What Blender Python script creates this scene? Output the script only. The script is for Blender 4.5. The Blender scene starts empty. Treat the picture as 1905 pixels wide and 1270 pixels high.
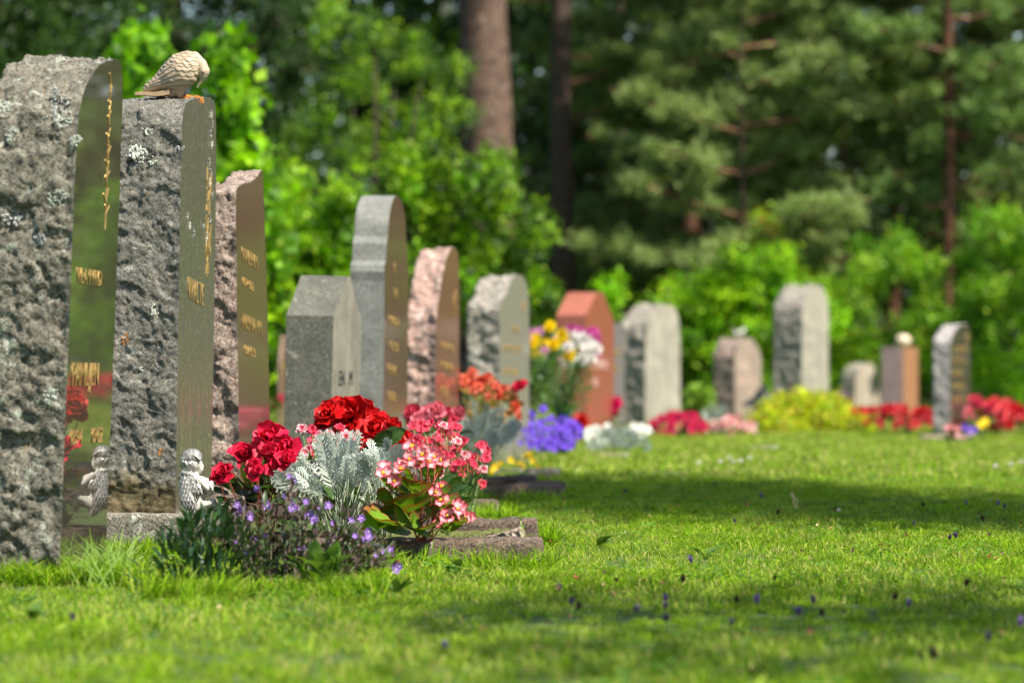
import bpy, bmesh, math, random
import numpy as np
from mathutils import Vector, Matrix, Euler, noise
from mathutils.bvhtree import BVHTree

# ------------------------------------------------------------ camera, sky, sun
F = 6500.0            # focal length in photo pixels (1905 wide)
CAMH = 0.38
HY = 697.0            # photo row of the horizon
R = math.radians
sc = bpy.context.scene
C = sc.collection
cam = bpy.data.cameras.new('camera'); camo = bpy.data.objects.new('camera', cam); C.objects.link(camo)
camo.location = (0, 0, CAMH); camo.rotation_euler = (R(90), 0, 0)
cam.sensor_width = 36; cam.lens = F / 1905 * 36
cam.shift_y = (HY - 635) / 1905
cam.clip_start = 0.05; cam.clip_end = 600
cam.dof.use_dof = True; cam.dof.focus_distance = 7.42; cam.dof.aperture_fstop = 4.7
sc.camera = camo

SUN_EL, SUN_AZ = 52.0, -40.0      # azimuth measured from +X towards +Y: the sun stands right of and a little behind the camera
world = bpy.data.worlds.new('World'); sc.world = world; world.use_nodes = True
nt = world.node_tree; nt.nodes.clear()
sky = nt.nodes.new('ShaderNodeTexSky'); sky.sky_type = 'NISHITA'; sky.sun_disc = False
sky.sun_elevation = R(SUN_EL); sky.sun_rotation = R(90 - SUN_AZ)
bgn = nt.nodes.new('ShaderNodeBackground'); bgn.inputs['Strength'].default_value = 0.085
wo = nt.nodes.new('ShaderNodeOutputWorld')
nt.links.new(sky.outputs[0], bgn.inputs[0]); nt.links.new(bgn.outputs[0], wo.inputs[0])
sun = bpy.data.lights.new('sun', 'SUN'); sun.energy = 5.0; sun.angle = R(0.5); sun.color = (1.0, 0.93, 0.80)
suno = bpy.data.objects.new('sun', sun); C.objects.link(suno)
SUNV = Vector((math.cos(R(SUN_AZ)) * math.cos(R(SUN_EL)), math.sin(R(SUN_AZ)) * math.cos(R(SUN_EL)), math.sin(R(SUN_EL))))
suno.rotation_euler = SUNV.to_track_quat('Z', 'Y').to_euler()
sc.view_settings.view_transform = 'Standard'; sc.view_settings.look = 'None'
sc.view_settings.exposure = 1.22; sc.view_settings.gamma = 1.0
sc.view_settings.use_curve_mapping = False
sc.render.engine = 'CYCLES'
sc.cycles.max_bounces = 8; sc.cycles.transparent_max_bounces = 8
sc.cycles.use_denoising = True

rng = np.random.default_rng(7)
random.seed(7)

def P(px, py, s):
    d = F / s
    return Vector(((px - 952.5) / s, d, CAMH + (HY - py) / s))
def G(px, s):
    p = P(px, HY, s); p.z = 0.0; return p
def sg(ybase):
    return (ybase - HY) / CAMH

# ------------------------------------------------------------ object helpers
def tag(o, label=None, cat=None, group=None, kind=None):
    if label: o['label'] = label
    if cat: o['category'] = cat
    if group: o['group'] = group
    if kind: o['kind'] = kind
    return o
def empty(name, loc, label, cat, group=None, rz=0.0):
    o = bpy.data.objects.new(name, None); C.objects.link(o); o.empty_display_size = 0.05
    o.location = loc; o.rotation_euler = (0, 0, rz)
    return tag(o, label, cat, group)
def link(name, me, mats=None, parent=None, loc=None, rot=None, scale=None):
    if mats:
        if not isinstance(mats, (list, tuple)): mats = [mats]
        if len(me.materials) == 0:
            for m in mats: me.materials.append(m)
    o = bpy.data.objects.new(name, me); C.objects.link(o)
    if parent: o.parent = parent
    if loc is not None: o.location = loc
    if rot is not None: o.rotation_euler = rot
    if scale is not None: o.scale = scale if hasattr(scale, '__len__') else (scale,) * 3
    return o

class MB:
    """collects vertices, faces, colours; builds one mesh"""
    def __init__(self): self.v = []; self.f = []; self.c = []; self.n = 0; self.mi = []
    def add(self, V, Fs, col=(1, 1, 1), mi=0):
        V = np.asarray(V, float)
        self.v.append(V)
        k = self.n
        for f in Fs: self.f.append(tuple(i + k for i in f))
        self.mi += [mi] * len(Fs)
        col = np.asarray(col, float)
        if col.ndim == 1: col = np.tile(col, (len(V), 1))
        self.c.append(col); self.n += len(V)
    def addm(self, proto, M, tint=(1, 1, 1)):
        V, Fs, c = proto
        M = np.array(M)
        self.add(V @ M[:3, :3].T + M[:3, 3], Fs, np.asarray(c) * np.asarray(tint))
    def mesh(self, name, smooth=True, mats=()):
        me = bpy.data.meshes.new(name)
        V = np.concatenate(self.v); Cc = np.concatenate(self.c)
        me.from_pydata(V.tolist(), [], self.f)
        a = me.color_attributes.new('col', 'FLOAT_COLOR', 'POINT')
        a.data.foreach_set('color', np.concatenate([np.clip(Cc, 0, 1), np.ones((len(Cc), 1))], 1).ravel())
        for m in mats: me.materials.append(m)
        me.polygons.foreach_set('use_smooth', [smooth] * len(me.polygons))
        if any(self.mi): me.polygons.foreach_set('material_index', self.mi)
        me.update(); return me

def quads_mesh(name, V, nper, Cc, mat, smooth=False):
    """fast mesh for many equal polygons: V (N*nper,3), colour (N*nper,3)"""
    N = len(V) // nper
    me = bpy.data.meshes.new(name)
    me.vertices.add(len(V)); me.vertices.foreach_set('co', np.ascontiguousarray(V, dtype=np.float32).ravel())
    me.loops.add(len(V)); me.loops.foreach_set('vertex_index', np.arange(len(V), dtype=np.int32))
    me.polygons.add(N); me.polygons.foreach_set('loop_start', np.arange(0, len(V), nper, dtype=np.int32))
    me.polygons.foreach_set('loop_total', np.full(N, nper, dtype=np.int32))
    me.update(calc_edges=True)
    a = me.color_attributes.new('col', 'FLOAT_COLOR', 'POINT')
    a.data.foreach_set('color', np.concatenate([np.clip(Cc, 0, 1), np.ones((len(Cc), 1))], 1).astype(np.float32).ravel())
    me.materials.append(mat)
    return me

# ------------------------------------------------------------ materials
def newmat(name):
    m = bpy.data.materials.new(name); m.use_nodes = True
    nt = m.node_tree; nt.nodes.clear()
    return m, nt
def node(nt, typ, **kw):
    n = nt.nodes.new(typ)
    for k, v in kw.items():
        if k in n.inputs: n.inputs[k].default_value = v
        else: setattr(n, k, v)
    return n
def ramp(nt, fac, stops):
    r = nt.nodes.new('ShaderNodeValToRGB')
    el = r.color_ramp.elements
    while len(el) < len(stops): el.new(0.5)
    for e, (p, c) in zip(el, stops):
        e.position = p; e.color = (*c, 1) if len(c) == 3 else c
    nt.links.new(fac, r.inputs[0]); return r.outputs[0]
def mixc(nt, fac, a, b, blend='MIX'):
    m = nt.nodes.new('ShaderNodeMix'); m.data_type = 'RGBA'; m.blend_type = blend
    for inp, val in ((0, fac), (6, a), (7, b)):
        if hasattr(val, 'links') or hasattr(val, 'is_linked'): nt.links.new(val, m.inputs[inp])
        elif inp == 0: m.inputs[0].default_value = val
        else: m.inputs[inp].default_value = (*val, 1)
    return m.outputs[2]
def noiset(nt, co, scale, detail=4, rough=0.6, dist=0.0):
    n = node(nt, 'ShaderNodeTexNoise', Scale=scale, Detail=detail, Roughness=rough, Distortion=dist)
    nt.links.new(co, n.inputs['Vector']); return n.outputs[0]
def gray(v): return (v, v, v)

def leaf_mat(name, rough=0.45, trans=0.35, tintvar=0.25, spec=0.4, tcol=(1.25, 1.25, 0.5)):
    m, nt = newmat(name)
    a = node(nt, 'ShaderNodeAttribute'); a.attribute_name = 'col'
    oi = nt.nodes.new('ShaderNodeObjectInfo')
    v = nt.nodes.new('ShaderNodeMapRange'); nt.links.new(oi.outputs['Random'], v.inputs[0])
    v.inputs[3].default_value = 1 - tintvar; v.inputs[4].default_value = 1 + tintvar
    hsv = nt.nodes.new('ShaderNodeHueSaturation'); nt.links.new(a.outputs[0], hsv.inputs['Color']); nt.links.new(v.outputs[0], hsv.inputs['Value'])
    p = node(nt, 'ShaderNodeBsdfPrincipled', Roughness=rough); p.inputs['Specular IOR Level'].default_value = spec
    nt.links.new(hsv.outputs[0], p.inputs['Base Color'])
    o = nt.nodes.new('ShaderNodeOutputMaterial')
    if trans > 0:
        t = nt.nodes.new('ShaderNodeBsdfTranslucent')
        nt.links.new(mixc(nt, 1.0, hsv.outputs[0], tcol, 'MULTIPLY'), t.inputs[0])
        ms = nt.nodes.new('ShaderNodeMixShader'); ms.inputs[0].default_value = trans
        nt.links.new(p.outputs[0], ms.inputs[1]); nt.links.new(t.outputs[0], ms.inputs[2]); nt.links.new(ms.outputs[0], o.inputs[0])
    else: nt.links.new(p.outputs[0], o.inputs[0])
    return m
M_leaf = leaf_mat('foliage', 0.5, 0.42, 0.25, 0.25, (1.25, 1.45, 0.25))
M_needle = leaf_mat('needles', 0.6, 0.3, 0.15, 0.2)
M_grass = leaf_mat('grass_blades', 0.6, 0.42, 0.35, 0.12, (1.05, 1.35, 0.25))
M_petal = leaf_mat('petals', 0.5, 0.25, 0.12, 0.3, (1.0, 0.8, 0.8))
M_silver = leaf_mat('felted_silver_leaf', 0.8, 0.25, 0.12, 0.15, (1, 1, 1))
M_green = leaf_mat('glossy_leaf', 0.38, 0.3, 0.2, 0.4)
M_stem = leaf_mat('stems', 0.5, 0.0, 0.1)

def rock_mat(name, c1, c2, c3, scale=90, lichen=0.5, lichcol=(0.55, 0.58, 0.5), bump=0.6, spot=(0.03, 0.03, 0.03), grime=0.5, moss=0.0):
    m, nt = newmat(name)
    tc = nt.nodes.new('ShaderNodeTexCoord'); co = tc.outputs['Object']
    n1 = noiset(nt, co, scale, 5, 0.75)
    col = ramp(nt, n1, [(0.34, c1), (0.5, c2), (0.66, c3)])
    vo = node(nt, 'ShaderNodeTexVoronoi', Scale=scale * 3.2); nt.links.new(co, vo.inputs['Vector'])
    sp = ramp(nt, vo.outputs['Color'], [(0.28, gray(1)), (0.34, gray(0))])
    col = mixc(nt, sp, col, spot)
    n2 = noiset(nt, co, 9, 6, 0.7)
    gr = ramp(nt, n2, [(0.38, gray(grime)), (0.62, gray(0))])
    col = mixc(nt, gr, col, tuple(x * 0.35 for x in c2))
    big = noiset(nt, co, 22, 8, 0.72, 0.4)
    lo = 0.63 - 0.1 * lichen
    lf = ramp(nt, big, [(lo, gray(0)), (lo + 0.03, gray(0.85))])
    fine = noiset(nt, co, 260, 3, 0.7)
    lff = nt.nodes.new('ShaderNodeMath'); lff.operation = 'MULTIPLY'
    nt.links.new(lf, lff.inputs[0]); nt.links.new(ramp(nt, fine, [(0.42, gray(0.1)), (0.55, gray(1))]), lff.inputs[1])
    if lichen > 0: col = mixc(nt, lff.outputs[0], col, lichcol)
    if lichen > 0:
        n4 = noiset(nt, co, 37, 6, 0.7, 0.3)
        col = mixc(nt, ramp(nt, n4, [(0.66, gray(0)), (0.70, gray(0.7))]), col, (0.30, 0.19, 0.08))
    if moss > 0:
        sx = nt.nodes.new('ShaderNodeSeparateXYZ'); nt.links.new(co, sx.inputs[0])
        ma = nt.nodes.new('ShaderNodeMath'); ma.operation = 'MULTIPLY_ADD'; nt.links.new(n2, ma.inputs[0]); ma.inputs[1].default_value = -0.25
        nt.links.new(sx.outputs[2], ma.inputs[2])
        col = mixc(nt, ramp(nt, ma.outputs[0], [(0.0, gray(moss)), (0.06, gray(0))]), col, (0.10, 0.075, 0.03))
    p = node(nt, 'ShaderNodeBsdfPrincipled', Roughness=0.85); p.inputs['Specular IOR Level'].default_value = 0.25
    nt.links.new(col, p.inputs['Base Color'])
    b1 = node(nt, 'ShaderNodeBump', Strength=bump, Distance=0.004); nt.links.new(noiset(nt, co, 120, 8, 0.75), b1.inputs['Height'])
    b2 = node(nt, 'ShaderNodeBump', Strength=bump * 0.8, Distance=0.012); nt.links.new(noiset(nt, co, 35, 5, 0.65), b2.inputs['Height'])
    nt.links.new(b1.outputs[0], b2.inputs['Normal']); nt.links.new(b2.outputs[0], p.inputs['Normal'])
    o = nt.nodes.new('ShaderNodeOutputMaterial'); nt.links.new(p.outputs[0], o.inputs[0])
    return m

def face_mat(name, c1, c2, rough=0.12, weather=0.0, wcol=(0.09, 0.1, 0.05), spots=0.0, spec=0.65, grain=260):
    m, nt = newmat(name)
    tc = nt.nodes.new('ShaderNodeTexCoord'); co = tc.outputs['Object']
    n1 = noiset(nt, co, grain, 3, 0.7)
    col = ramp(nt, n1, [(0.38, c1), (0.62, c2)])
    mp = nt.nodes.new('ShaderNodeMapping'); nt.links.new(co, mp.inputs[0]); mp.inputs['Scale'].default_value = (1, 1, 0.06)
    st = noiset(nt, mp.outputs[0], 45, 6, 0.75)
    ws = ramp(nt, st, [(0.36, gray(0)), (0.6, gray(weather))])
    col = mixc(nt, ws, col, wcol)
    if rough > .5:
        bl = noiset(nt, co, 7, 7, .7)
        col = mixc(nt, ramp(nt, bl, [(.40, gray(.55)), (.6, gray(0))]), col, tuple(x * .45 for x in c1))
        sx_ = nt.nodes.new('ShaderNodeSeparateXYZ'); nt.links.new(co, sx_.inputs[0])
        col = mixc(nt, ramp(nt, sx_.outputs[2], [(0.02, gray(.5)), (.16, gray(0))]), col, (.10, .10, .05))
    if spots > 0:
        mp2 = nt.nodes.new('ShaderNodeMapping'); nt.links.new(co, mp2.inputs[0]); mp2.inputs['Scale'].default_value = (1, 1, 0.45)
        sp = noiset(nt, mp2.outputs[0], 170, 3, 0.6)
        col = mixc(nt, ramp(nt, sp, [(0.62, gray(0)), (0.66, gray(spots))]), col, (0.42, 0.40, 0.33))
        sp2 = noiset(nt, mp2.outputs[0], 120, 3, 0.6, 1.0)
        col = mixc(nt, ramp(nt, sp2, [(0.64, gray(0)), (0.68, gray(spots))]), col, (0.03, 0.03, 0.02))
    p = node(nt, 'ShaderNodeBsdfPrincipled'); p.inputs['Specular IOR Level'].default_value = spec
    nt.links.new(col, p.inputs['Base Color'])
    rr = ramp(nt, st, [(0.35, gray(rough)), (0.65, gray(min(1, rough + 0.35 * weather)))])
    nt.links.new(rr, p.inputs['Roughness'])
    b1 = node(nt, 'ShaderNodeBump', Strength=0.16 * weather, Distance=0.002); nt.links.new(noiset(nt, co, 90, 4, 0.6), b1.inputs['Height'])
    nt.links.new(b1.outputs[0], p.inputs['Normal'])
    o = nt.nodes.new('ShaderNodeOutputMaterial'); nt.links.new(p.outputs[0], o.inputs[0])
    return m

def plain_mat(name, col, rough=0.5, metal=0.0, bump=0.0, var=0.0, scale=60, col2=None):
    m, nt = newmat(name)
    tc = nt.nodes.new('ShaderNodeTexCoord'); co = tc.outputs['Object']
    p = node(nt, 'ShaderNodeBsdfPrincipled', Roughness=rough, Metallic=metal)
    n = noiset(nt, co, scale, 5, 0.65)
    c2 = col2 or tuple(x * (1 - var) for x in col)
    nt.links.new(ramp(nt, n, [(0.35, c2), (0.6, col)]), p.inputs['Base Color'])
    if bump:
        b = node(nt, 'ShaderNodeBump', Strength=bump, Distance=0.003); nt.links.new(n, b.inputs['Height']); nt.links.new(b.outputs[0], p.inputs['Normal'])
    o = nt.nodes.new('ShaderNodeOutputMaterial'); nt.links.new(p.outputs[0], o.inputs[0])
    return m

M_gold = plain_mat('gilding', (0.58, 0.38, 0.13), 0.45, 0.75, 0.0, 0.2, 200)
M_black = plain_mat('black_lettering', (0.02, 0.02, 0.02), 0.6)
M_white = plain_mat('white_resin', (0.52, 0.49, 0.43), 0.38, 0, 0.03, 0.12, 60)
M_silverpaint = plain_mat('silver_paint', (0.32, 0.315, 0.30), 0.38, 0.45, 0.15, 0.4, 220, (0.16, 0.15, 0.13))
M_dove = plain_mat('ceramic_dove', (0.38, 0.30, 0.21), 0.55, 0, 0.06, 0.2, 90, (0.34, 0.25, 0.16))
M_dovegap = plain_mat('dove_recess', (0.34, 0.23, 0.14), 0.7, 0, 0.1, 0.3, 120)
M_bark = rock_mat('pine_bark', (0.045, 0.025, 0.018), (0.15, 0.09, 0.065), (0.28, 0.19, 0.14), 14, 0, bump=1.0, grime=.8)
M_barkdark = rock_mat('dark_bark', (0.035, 0.022, 0.016), (0.07, 0.045, 0.03), (0.12, 0.08, 0.06), 30, 0, bump=1.0)
M_limb = rock_mat('sunlit_limb_bark', (0.10, 0.045, 0.025), (0.22, 0.11, 0.06), (0.42, 0.23, 0.14), 9, 0, bump=0.5, grime=.8)
M_barkred = rock_mat('red_bark', (0.05, 0.02, 0.01), (0.14, 0.055, 0.03), (0.28, 0.12, 0.065), 14, 0, bump=0.8)
M_iron = plain_mat('black_iron', (0.02, 0.021, 0.026), 0.45, 0.3, 0.05)
M_soil = rock_mat('soil', (0.03, 0.018, 0.01), (0.06, 0.038, 0.022), (0.10, 0.065, 0.04), 120, 0, bump=1.0)
M_moss = plain_mat('moss', (0.10, 0.12, 0.02), 0.9, 0, 0.8, 0.6, 160, (0.04, 0.035, 0.01))
M_wood = plain_mat('weathered_wood', (0.30, 0.25, 0.19), 0.8, 0, 0.8, 0.55, 70, (0.12, 0.09, 0.06))
M_orange = plain_mat('orange_lichen', (0.75, 0.26, 0.02), 0.9, 0, 0.8, 0.5, 300)
M_plich = plain_mat('pale_lichen', (0.62, 0.64, 0.56), 0.95, 0, 0.8, 0.4, 300)
M_glich = plain_mat('greenish_lichen', (0.34, 0.37, 0.31), 0.95, 0, 0.8, 0.4, 300)
M_dlich = plain_mat('grey_lichen', (0.42, 0.44, 0.42), 0.95, 0, 0.8, 0.7, 300, (0.08, 0.08, 0.08))
M_glass = plain_mat('vase_plastic', (0.006, 0.05, 0.05), 0.2)

# ------------------------------------------------------------ ground
def ground_z(x, y): return 0.0
m, nt_ = newmat('lawn_soil')
tc = nt_.nodes.new('ShaderNodeTexCoord'); co = tc.outputs['Object']
n1 = noiset(nt_, co, 3.0, 8, 0.7)
colr = ramp(nt_, n1, [(0.3, (0.035, 0.065, 0.010)), (0.55, (0.055, 0.10, 0.010)), (0.75, (0.10, 0.11, 0.03))])
pr = node(nt_, 'ShaderNodeBsdfPrincipled', Roughness=0.95)
nt_.links.new(colr, pr.inputs['Base Color'])
bb = node(nt_, 'ShaderNodeBump', Strength=0.8, Distance=0.01); nt_.links.new(noiset(nt_, co, 60, 6, 0.7), bb.inputs['Height']); nt_.links.new(bb.outputs[0], pr.inputs['Normal'])
oo = nt_.nodes.new('ShaderNodeOutputMaterial'); nt_.links.new(pr.outputs[0], oo.inputs[0])
me = bpy.data.meshes.new('lawn')
me.from_pydata([(-300, -60, 0), (300, -60, 0), (300, 500, 0), (-300, 500, 0)], [], [(0, 1, 2, 3)])
link('ground', me, m); bpy.data.objects['ground']['kind'] = 'structure'; bpy.data.objects['ground']['label'] = 'mown green lawn between the graves and the trees'

# ------------------------------------------------------------ headstones
def fbm(p, sc_, off, oct_=5):
    return noise.fractal(Vector((p[0] * sc_ + off, p[1] * sc_ + off * 1.7, p[2] * sc_ - off)), 0.9, 2.1, oct_)
def facet(q):
    """split-stone facets: every voronoi cell is its own slightly tilted, slightly offset plane"""
    d, pt = noise.voronoi(q)
    c = pt[0]; k = c * 7.31
    g = noise.cell_vector(k); h = noise.cell(k + Vector((5.5, 1.2, 9.1)))
    return (g - Vector((.5, .5, .5))).dot(q - c) * 1.3 + (h - .5) * .8
def rocky(p, off):
    w = Vector((fbm(p, 16, off, 3), fbm(p, 16, off + 7, 3), fbm(p, 16, off + 13, 3))) * .35
    q = Vector((p[0] * 15 + off, p[1] * 15, p[2] * 19 + off)) + w
    return .55 * facet(q) + .30 * facet(q * 2.7 + w) + .16 * facet(q * 6.1 + w * 2) + 0.35 * fbm(p, 9, off, 3) + .14 * fbm(p, 60, off, 4)
def resample(pts, res):
    out = []
    for a, b in zip(pts[:-1], pts[1:]):
        L = math.dist(a, b); n = max(1, round(L / res))
        for k in range(n): out.append((a[0] + (b[0] - a[0]) * k / n, a[1] + (b[1] - a[1]) * k / n))
    out.append(pts[-1]); return out
def smooth_prof(pts, it=1):
    """Chaikin corner rounding, end points kept"""
    for _ in range(it):
        o = [pts[0]]
        for a, b in zip(pts[:-1], pts[1:]):
            o.append((a[0] * .75 + b[0] * .25, a[1] * .75 + b[1] * .25)); o.append((a[0] * .25 + b[0] * .75, a[1] * .25 + b[1] * .75))
        o.append(pts[-1]); pts = o
    return pts

LET = {}
def letter_mesh(ch, mat):
    if (ch, mat.name) in LET: return LET[(ch, mat.name)]
    cu = bpy.data.curves.new('letter', 'FONT'); cu.body = ch; cu.size = 1.0; cu.extrude = 0.0004; cu.resolution_u = 2
    o = bpy.data.objects.new('letter', cu); C.objects.link(o)
    me = bpy.data.meshes.new_from_object(o.evaluated_get(bpy.context.evaluated_depsgraph_get()))
    C.objects.unlink(o); bpy.data.objects.remove(o)
    me.materials.clear(); me.materials.append(mat)
    mn = min(v.co.x for v in me.vertices); mx = max(v.co.x for v in me.vertices)
    for v in me.vertices: v.co.x -= mn
    me['adv'] = mx - mn; LET[(ch, mat.name)] = me; return me

def headstone(label, px, s, pxl, pxf, W, prof, mr, mf, amp=0.01, res=0.006, lean=0.0, z0=0.0, off=0.0, smooth=1, text=(), edge=0.35, group=None, name='headstone', bulge=0.0):
    dA = F / s; XA = (px - 952.5) / s
    lo, hi = R(-60), R(75)
    for _ in range(50):
        mid = (lo + hi) / 2
        xb = XA + W * math.sin(mid); yb = dA + W * math.cos(mid)
        if 952.5 + F * xb / yb < pxf: lo = mid
        else: hi = mid
    th = (lo + hi) / 2
    t = 0.1
    for _ in range(40):
        xc = XA - t * math.cos(th); yc = dA + t * math.sin(th)
        t += ((952.5 + F * xc / yc) - pxl) / s
    root = empty(name, (XA, dA, 0), label, 'headstone', group)
    root.rotation_euler = (0, lean, -th)
    pts = smooth_prof(prof, smooth) if smooth else prof
    pts = resample(pts, res)
    n = len(pts); m = max(3, round(t / res))
    V = []
    for i, (u, z) in enumerate(pts):
        a = pts[max(0, i - 1)]; b = pts[min(n - 1, i + 1)]
        tx, tz = b[0] - a[0], b[1] - a[1]; L = math.hypot(tx, tz) or 1
        nx, nz = -tz / L, tx / L       # outward when walking up the near side
        for j in range(m + 1):
            x = -t * j / m
            w = min(1.0, edge + (1 - edge) * j / 3.0)
            if amp > 0.004: k = rocky((x, u, z), off) * amp * w + bulge * math.sin(math.pi * j / m)
            else: k = fbm((x, u, z), 18, off, 3) * amp * w
            V.append((x, u + nx * k, z + nz * k + z0))
    Fs = []; mi = []
    for i in range(n - 1):
        for j in range(m):
            a = i * (m + 1) + j; b = a + m + 1
            Fs.append((a, a + 1, b + 1, b)); mi.append(0)
    Fs.append(tuple(i * (m + 1) for i in range(n))); mi.append(1)
    Fs.append(tuple(i * (m + 1) + m for i in range(n - 1, -1, -1))); mi.append(0)
    me = bpy.data.meshes.new('slab'); me.from_pydata(V, [], Fs)
    me.materials.append(mr); me.materials.append(mf)
    me.polygons.foreach_set('material_index', mi)
    sm = [amp > 0.004] * len(Fs); sm[-1] = sm[-2] = False
    me.polygons.foreach_set('use_smooth', sm)
    me.update(); me.validate()
    # split front from the sides so that smooth shading stays crisp
    bm = bmesh.new(); bm.from_mesh(me)
    bmesh.ops.recalc_face_normals(bm, faces=bm.faces)
    fr = [f for f in bm.faces if f.material_index == 1]
    bmesh.ops.split(bm, geom=fr); bm.to_mesh(me); bm.free()
    link('slab', me, parent=root)
    for (u, z, txt, size, sx, mat, tilt) in text:
        M = Matrix.Translation((0.0012, u, z + z0)) @ Matrix.Rotation(R(90), 4, 'Z') @ Matrix.Rotation(R(90), 4, 'X') @ Matrix.Rotation(R(-tilt), 4, 'Z')
        line = bpy.data.objects.new('inscription', None); C.objects.link(line); line.parent = root; line.matrix_local = M; line.empty_display_size = .02
        if mat is M_gold: size *= .84; sx *= 1.1
        x = 0.0
        for ch in txt:
            if ch == ' ': x += size * sx * .4; continue
            tm = letter_mesh(ch, mat)
            link('letter', tm, None, line, (x, 0, 0), None, (size * sx, size, 1.0))
            x += (tm['adv'] + .09) * size * sx
    root['_th'] = th; root['_t'] = t
    return root

def strokes(root, segs, mat, name='ornament', w=0.004, x=0.0015):
    """raised gilt strokes on the front plane: list of (u0,z0,u1,z1)"""
    mb = MB()
    for (a, b, c, d) in segs:
        L = math.hypot(c - a, d - b) or 1; du, dz = (c - a) / L, (d - b) / L
        pu, pz = -dz * w / 2, du * w / 2
        q = [(a + pu, b + pz), (a - pu, b - pz), (c - pu, d - pz), (c + pu, d + pz)]
        V = [(0, u, z) for u, z in q] + [(x, u, z) for u, z in q]
        mb.add(V, [(4, 5, 6, 7), (0, 1, 5, 4), (1, 2, 6, 5), (2, 3, 7, 6), (3, 0, 4, 7)])
    return tag(link(name, mb.mesh(name, False), mat, root), kind='stuff')

def rough_box(name, sx, sy, sz, mat, parent=None, loc=(0, 0, 0), rz=0, amp=0.003, res=0.02, off=0.0, top_irreg=0.0):
    nx, ny, nz = [max(2, min(60, round(a / res))) for a in (sx, sy, sz)]
    bm = bmesh.new(); idx = {}
    def vtx(i, j, k):
        if (i, j, k) not in idx:
            p = Vector((sx * (i / nx - .5), sy * (j / ny - .5), sz * k / nz))
            cvec = Vector((p.x, p.y, p.z - sz / 2))
            e = sum([i in (0, nx), j in (0, ny), k in (0, nz)])
            if e >= 2: p -= Vector((math.copysign(1, cvec.x) if i in (0, nx) else 0, math.copysign(1, cvec.y) if j in (0, ny) else 0, math.copysign(1, cvec.z) if k in (0, nz) else 0)) * res * 0.15
            d = Vector([fbm(p, 22, off + q * 9.1, 4) for q in range(3)]) * amp
            if k == nz: d.z += fbm(p, 9, off + 50, 3) * top_irreg
            if k == 0: d.z = 0
            idx[(i, j, k)] = bm.verts.new(p + d)
        return idx[(i, j, k)]
    for i in range(nx):
        for j in range(ny):
            bm.faces.new((vtx(i, j, nz), vtx(i + 1, j, nz), vtx(i + 1, j + 1, nz), vtx(i, j + 1, nz)))
            bm.faces.new((vtx(i, j, 0), vtx(i, j + 1, 0), vtx(i + 1, j + 1, 0), vtx(i + 1, j, 0)))
    for i in range(nx):
        for k in range(nz):
            bm.faces.new((vtx(i, 0, k), vtx(i + 1, 0, k), vtx(i + 1, 0, k + 1), vtx(i, 0, k + 1)))
            bm.faces.new((vtx(i, ny, k), vtx(i, ny, k + 1), vtx(i + 1, ny, k + 1), vtx(i + 1, ny, k)))
    for j in range(ny):
        for k in range(nz):
            bm.faces.new((vtx(0, j, k), vtx(0, j, k + 1), vtx(0, j + 1, k + 1), vtx(0, j + 1, k)))
            bm.faces.new((vtx(nx, j, k), vtx(nx, j + 1, k), vtx(nx, j + 1, k + 1), vtx(nx, j, k + 1)))
    bmesh.ops.recalc_face_normals(bm, faces=bm.faces)
    me = bpy.data.meshes.new(name); bm.to_mesh(me); bm.free()
    me.polygons.foreach_set('use_smooth', [True] * len(me.polygons))
    return link(name, me, mat, parent, loc, (0, 0, rz))

R_grey = rock_mat('rough_grey_granite', (0.085, 0.08, 0.06), (0.16, 0.15, 0.12), (0.26, 0.245, 0.20), 80, 0.6, (0.36, 0.39, 0.32), bump=0.7, grime=0.4, spot=(.06, .055, .04))
R_dark = rock_mat('rough_dark_granite', (0.08, 0.078, 0.066), (0.15, 0.148, 0.13), (0.25, 0.245, 0.22), 130, 0.4, (0.38, 0.38, 0.34), bump=0.6, moss=0.8, spot=(0.07, 0.055, 0.035), grime=0.35)
R_pink = rock_mat('rough_pink_granite', (0.17, 0.13, 0.105), (0.29, 0.225, 0.19), (0.42, 0.35, 0.30), 85, 0.3, (0.5, 0.48, 0.44), bump=0.8, grime=0.3, spot=(.12, .08, .06))
R_rose = rock_mat('rough_rose_granite', (0.22, 0.14, 0.11), (0.36, 0.24, 0.20), (0.50, 0.37, 0.32), 60, 0.5, (0.60, 0.56, 0.50), bump=0.7, grime=0.2, spot=(.16, .10, .08))
R_light = rock_mat('rough_light_granite', (0.20, 0.18, 0.15), (0.32, 0.295, 0.25), (0.44, 0.41, 0.36), 50, 0.5, (0.50, 0.48, 0.42), bump=0.7, grime=0.55, spot=(.12, .10, .08))
R_slate = rock_mat('sawn_grey_granite', (0.07, 0.07, 0.054), (0.125, 0.125, 0.10), (0.20, 0.20, 0.165), 150, 0.35, (0.28, 0.27, 0.22), bump=0.25, grime=0.45)
R_steel = rock_mat('sawn_bluegrey_granite', (0.15, 0.154, 0.14), (0.22, 0.225, 0.205), (0.31, 0.31, 0.29), 200, 0.15, (0.32, 0.32, 0.28), bump=0.15, grime=0.45)
R_red = rock_mat('sawn_red_granite', (0.20, 0.055, 0.035), (0.36, 0.11, 0.07), (0.50, 0.19, 0.13), 200, 0.0, bump=0.1, grime=0.25)
R_brown = rock_mat('rough_brown_granite', (0.16, 0.11, 0.09), (0.30, 0.22, 0.18), (0.45, 0.36, 0.31), 60, 0.4, (0.5, 0.5, 0.42), bump=0.8)
R_kerb = rock_mat('kerb_stone', (0.07, 0.045, 0.032), (0.14, 0.098, 0.072), (0.23, 0.17, 0.13), 130, 0.35, (0.30, 0.28, 0.22), bump=0.8, grime=0.6)
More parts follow.
